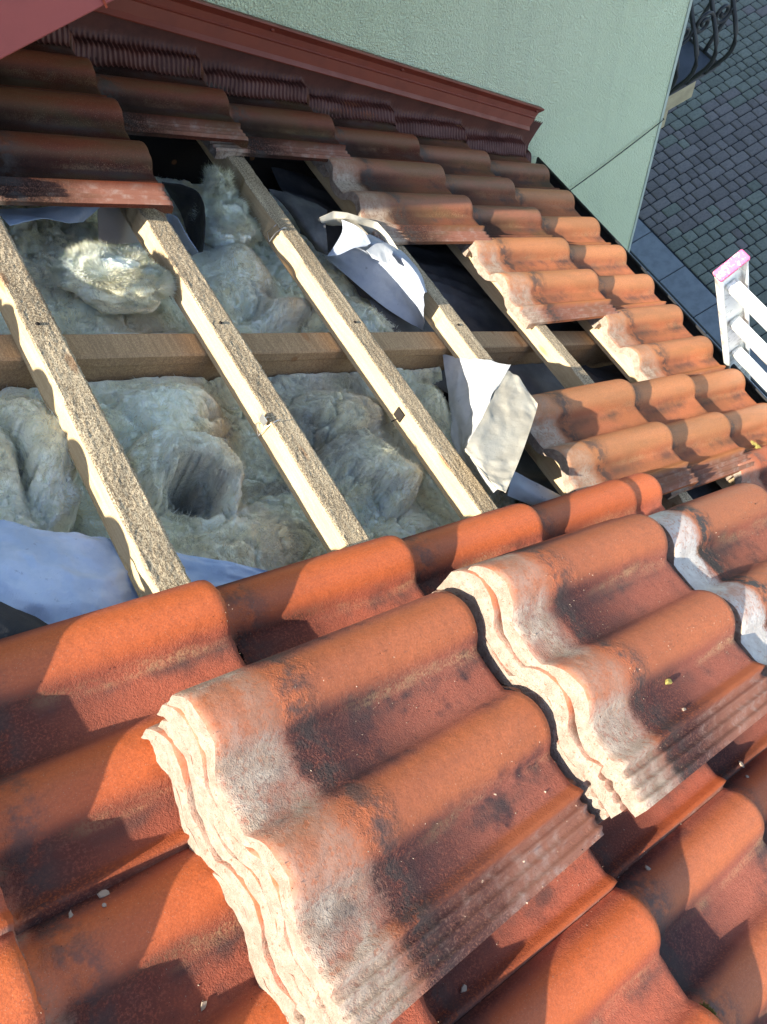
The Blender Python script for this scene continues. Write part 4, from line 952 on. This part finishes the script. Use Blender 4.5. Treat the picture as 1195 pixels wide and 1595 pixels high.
for i in range(14):
    y = 0.16 + 0.115 * i; o, _ = bow(0.38)
    mb = MB(); mb.tube(scroll(0.60 + o, y, 0.36, (0, 1), 0.050, 1.6, 1 if i % 2 else -1), 0.0085, 6); mb.build('scroll', M_iron, bal)
for zt in (0.0, 0.55, 1.0):
    o, z = bow(zt); o = o if zt < 1 else 0.01
    mb = MB(); mb.tube([(0.004, 0.05 - o, z), (0.60 + o, 0.05 - o, z), (0.60 + o, 1.85, z)], 0.012 if zt == 1 else 0.009, 8); mb.build('rail', M_iron, bal)

# ------------------------------------------------------------------ small things
mb = MB(); n = 24; p0, p1 = Vector((1.10, 0.155, -1.235)), Vector((1.752, 0.160, -1.112)); p2 = Vector((1.760, 0.9, -1.16))
pts = [p0.lerp(p1, i / n) + Vector((0, 0, -0.012 * math.sin(math.pi * i / n))) for i in range(n + 1)] + [p2]
mb.tube(pts, 0.0024, 6); tag(mb.build('cable', M_cable), 'thin dark cable strung across the green wall to its corner', 'cable')

def wire_clip(u, v, label, plate):
    mb = MB()
    pts = [(-0.002, 0, 0.002), (-0.006, 0, -0.004), (-0.006, 0.012, -0.030), (-0.005, -0.006, -0.042), (-0.005, -0.012, -0.012), (0.012, -0.012, 0.004), (0.02, -0.012, 0.004)]
    mb.tube(pts, 0.0011, 6)
    if plate: mb.box(-0.009, -0.006, -0.010, 0.010, -0.014, 0.002, bev=0.001)
    o = mb.build('wire_clip', M_zinc); o.matrix_world = RM @ Matrix.Translation((u, v, 0)); tag(o, label, 'clip', 'wire tile clips on the battens')
wire_clip(UO + 2 * G, -0.415, 'bent wire clip on the third batten where the shade ends', False)
wire_clip(UO + G, -0.985, 'wire clip with bright plate on the second batten', True)
mb = MB(); mb.box(-0.0035, -0.0010, -0.012, 0.012, -0.036, -0.014); mb.tube([(-0.004, -0.004, -0.03), (-0.005, 0.004, -0.05)], 0.001, 5)
o = mb.build('nail_plate', M_lichen); o.matrix_world = RM @ Matrix.Translation((UO + 2 * G, -0.99, 0)); tag(o, 'small dark metal plate on the side of the third batten', 'plate')

def surf_w(u, v):
    """height of the laid tiles at (u, v)"""
    best = -1
    for p in range(0, 11):
        t = col_far(p) - v
        if 0 <= t <= 0.30:
            for c in range(-11, 1):
                if (p, c) not in present: continue
                s = u - (UN + c * G - LT)
                if 0 <= s <= LT: best = max(best, A_H + B_T * s / LT + float(prof(np.array([t]))[0]))
    return best
def chip_mesh(seed, r, flat=0.35):
    rs = random.Random(seed); mb = MB(); k = 7
    a0 = [2 * math.pi * i / k + rs.uniform(-.3, .3) for i in range(k)]
    rr = [r * rs.uniform(0.55, 1.15) for _ in range(k)]
    lo_ = [(q * math.cos(a), q * math.sin(a) * 0.7, -r * 0.1) for a, q in zip(a0, rr)]
    hi = [(q * 0.85 * math.cos(a), q * 0.8 * math.sin(a) * 0.7, r * flat * rs.uniform(0.6, 1.2)) for a, q in zip(a0, rr)]
    mb.add(lo_ + hi, [(i, (i + 1) % k, k + (i + 1) % k, k + i) for i in range(k)] + [tuple(range(k, 2 * k)), tuple(range(k))[::-1]])
    return mb
chips = [(-1.013, -1.599, .014, 'pale mortar chip in the shaded valley left of the near stack'), (-1.048, -1.602, .009, 'smaller mortar chip at the far left of the shaded valley'),
         (-1.020, -1.610, .007, 'tiny chip touching the larger one in the shaded valley'), (-0.965, -1.735, .010, 'white splinter by the sand line below the near stack head'),
         (-0.335, -1.905, .014, 'dark flake in the tile shadow right of the near stack'), (-0.690, -1.872, .012, 'white flake in the shadow right of the grooved edge'),
         (0.020, -1.885, .014, 'long splinter beside the middle stack at the right'), (0.005, -1.905, .012, 'brown flake lying beside the long splinter'),
         (-0.800, -1.955, .013, 'pale flake on the tiles at the bottom centre')]
for i, (u, v, r_, lb) in enumerate(chips):
    o = chip_mesh(i, r_ * 0.5, 0.2).build('tile_chip', M_chip); w = surf_w(u, v)
    o.matrix_world = RM @ Matrix.Translation((u, v, max(w, 0.02) + 0.002)) @ Matrix.Rotation(i * 1.3, 4, 'Z'); tag(o, lb, 'chip', 'mortar chips lying on the tiles')
def top1_w(uh, wv, vf, u, v): return wv + 0.02 * (u - uh) + float(prof(np.array([(vf - v) / 1.06]))[0]) * 1.04
for (u, v, r_, lb, mt, nm, cat) in ((-0.315, -1.715, .007, 'crumb of yellow moss on the middle stack', M_moss, 'moss_crumb', 'moss'), (-0.325, -1.755, .005, 'white splinter on the near edge of the middle stack', M_chip, 'tile_chip', 'chip')):
    o = chip_mesh(77, r_, 0.6).build(nm, mt); o.matrix_world = RM @ Matrix.Translation((u, v, top1_w(-0.500, 0.229, -1.462, u, v) + 0.033 * (-1.462 - v) + 0.001)); tag(o, lb, cat)
# moss cushions and black crust in the joints
def clump(name, u, v, r, n, mat, label, seed, cat='moss'):
    rs = random.Random(seed); mb = MB()
    for i in range(n):
        a = rs.uniform(0, 6.28); d = r * math.sqrt(rs.random()); x, y = d * math.cos(a) * 0.55, d * math.sin(a) * 1.35
        h = 0.35 * r * (1 - (d / r) ** 2) + 0.001; q = rs.uniform(0.0010, 0.0028)
        vs = [(x + q * rs.uniform(-1, 1), y + q * rs.uniform(-1, 1), h * rs.uniform(0.0, 0.4)) for _ in range(3)] + [(x + q * rs.uniform(-1, 1), y + q * rs.uniform(-1, 1), h * rs.uniform(0.8, 1.2) + q)]
        mb.add(vs, [(0, 1, 3), (1, 2, 3), (2, 0, 3), (0, 2, 1)])
    o = mb.build(name, mat); o.matrix_world = RM @ Matrix.Translation((u, v, surf_w(u, v) + 0.001)); tag(o, label, cat); return o
clump('moss_tuft', UN - 5 * G + 0.012, -2.080, 0.018, 300, M_moss, 'dry moss in the tile step at the bottom right', 4)
clump('moss_tuft', UN - 6 * G + 0.010, -1.40, 0.012, 160, M_lichen, 'dark moss under the nose of the first tile in the top row', 5)
clump('moss_tuft', UN - 4 * G + 0.006, -1.412, 0.012, 200, M_moss, 'yellowish moss in the step of the third tile in the top row', 6)
clump('moss_tuft', UN - 2 * G + 0.45, -1.30, 0.020, 350, M_moss, 'moss crumbs along the broken lock by the dark gap', 7)
# loose grit over the tiles and the stacks
rs = random.Random(9)
def any_w(u, v):
    w = surf_w(u, v)
    for (uh, vf, wv, k) in ((-0.924, -1.474, 0.168, 0.012), (-0.500, -1.462, 0.229, 0.033), (-0.070, -1.470, 0.224, 0.030)):
        t = (vf - v) / 1.04
        if 0.004 < t < 0.34 and 0.004 < u - uh < 0.394: w = max(w, top1_w(uh, wv, vf, u, v) + k * (vf - v))
    return w
for nm, mt, cnt, lb in (('grit', M_chip, 9000, 'fine pale grit scattered over the foreground tiles'), ('dark_grit', M_lichen, 6000, 'fine dark lichen crumbs scattered over the foreground tiles')):
    mb = MB()
    for i in range(cnt):
        u = rs.uniform(-1.30, 0.45); v = rs.uniform(-2.30, -1.31)
        w = any_w(u, v)
        if w < 0: continue
        if vnoise(np.array([u * 22.0]), np.array([v * 40.0]), 77)[0] < rs.uniform(0.1, 0.9): continue
        q = rs.uniform(0.0004, 0.0011) * (1.9 if rs.random() < 0.03 else 1)
        vs = [(u + q * rs.uniform(-1, 1), v + q * rs.uniform(-1, 1), w + q * rs.uniform(-.3, .2)) for _ in range(3)] + [(u, v, w + q * 1.0)]
        mb.add(vs, [(0, 1, 3), (1, 2, 3), (2, 0, 3)])
    o = mb.build(nm, mt); o.matrix_world = RM; tag(o, lb, 'grit', kind='stuff')
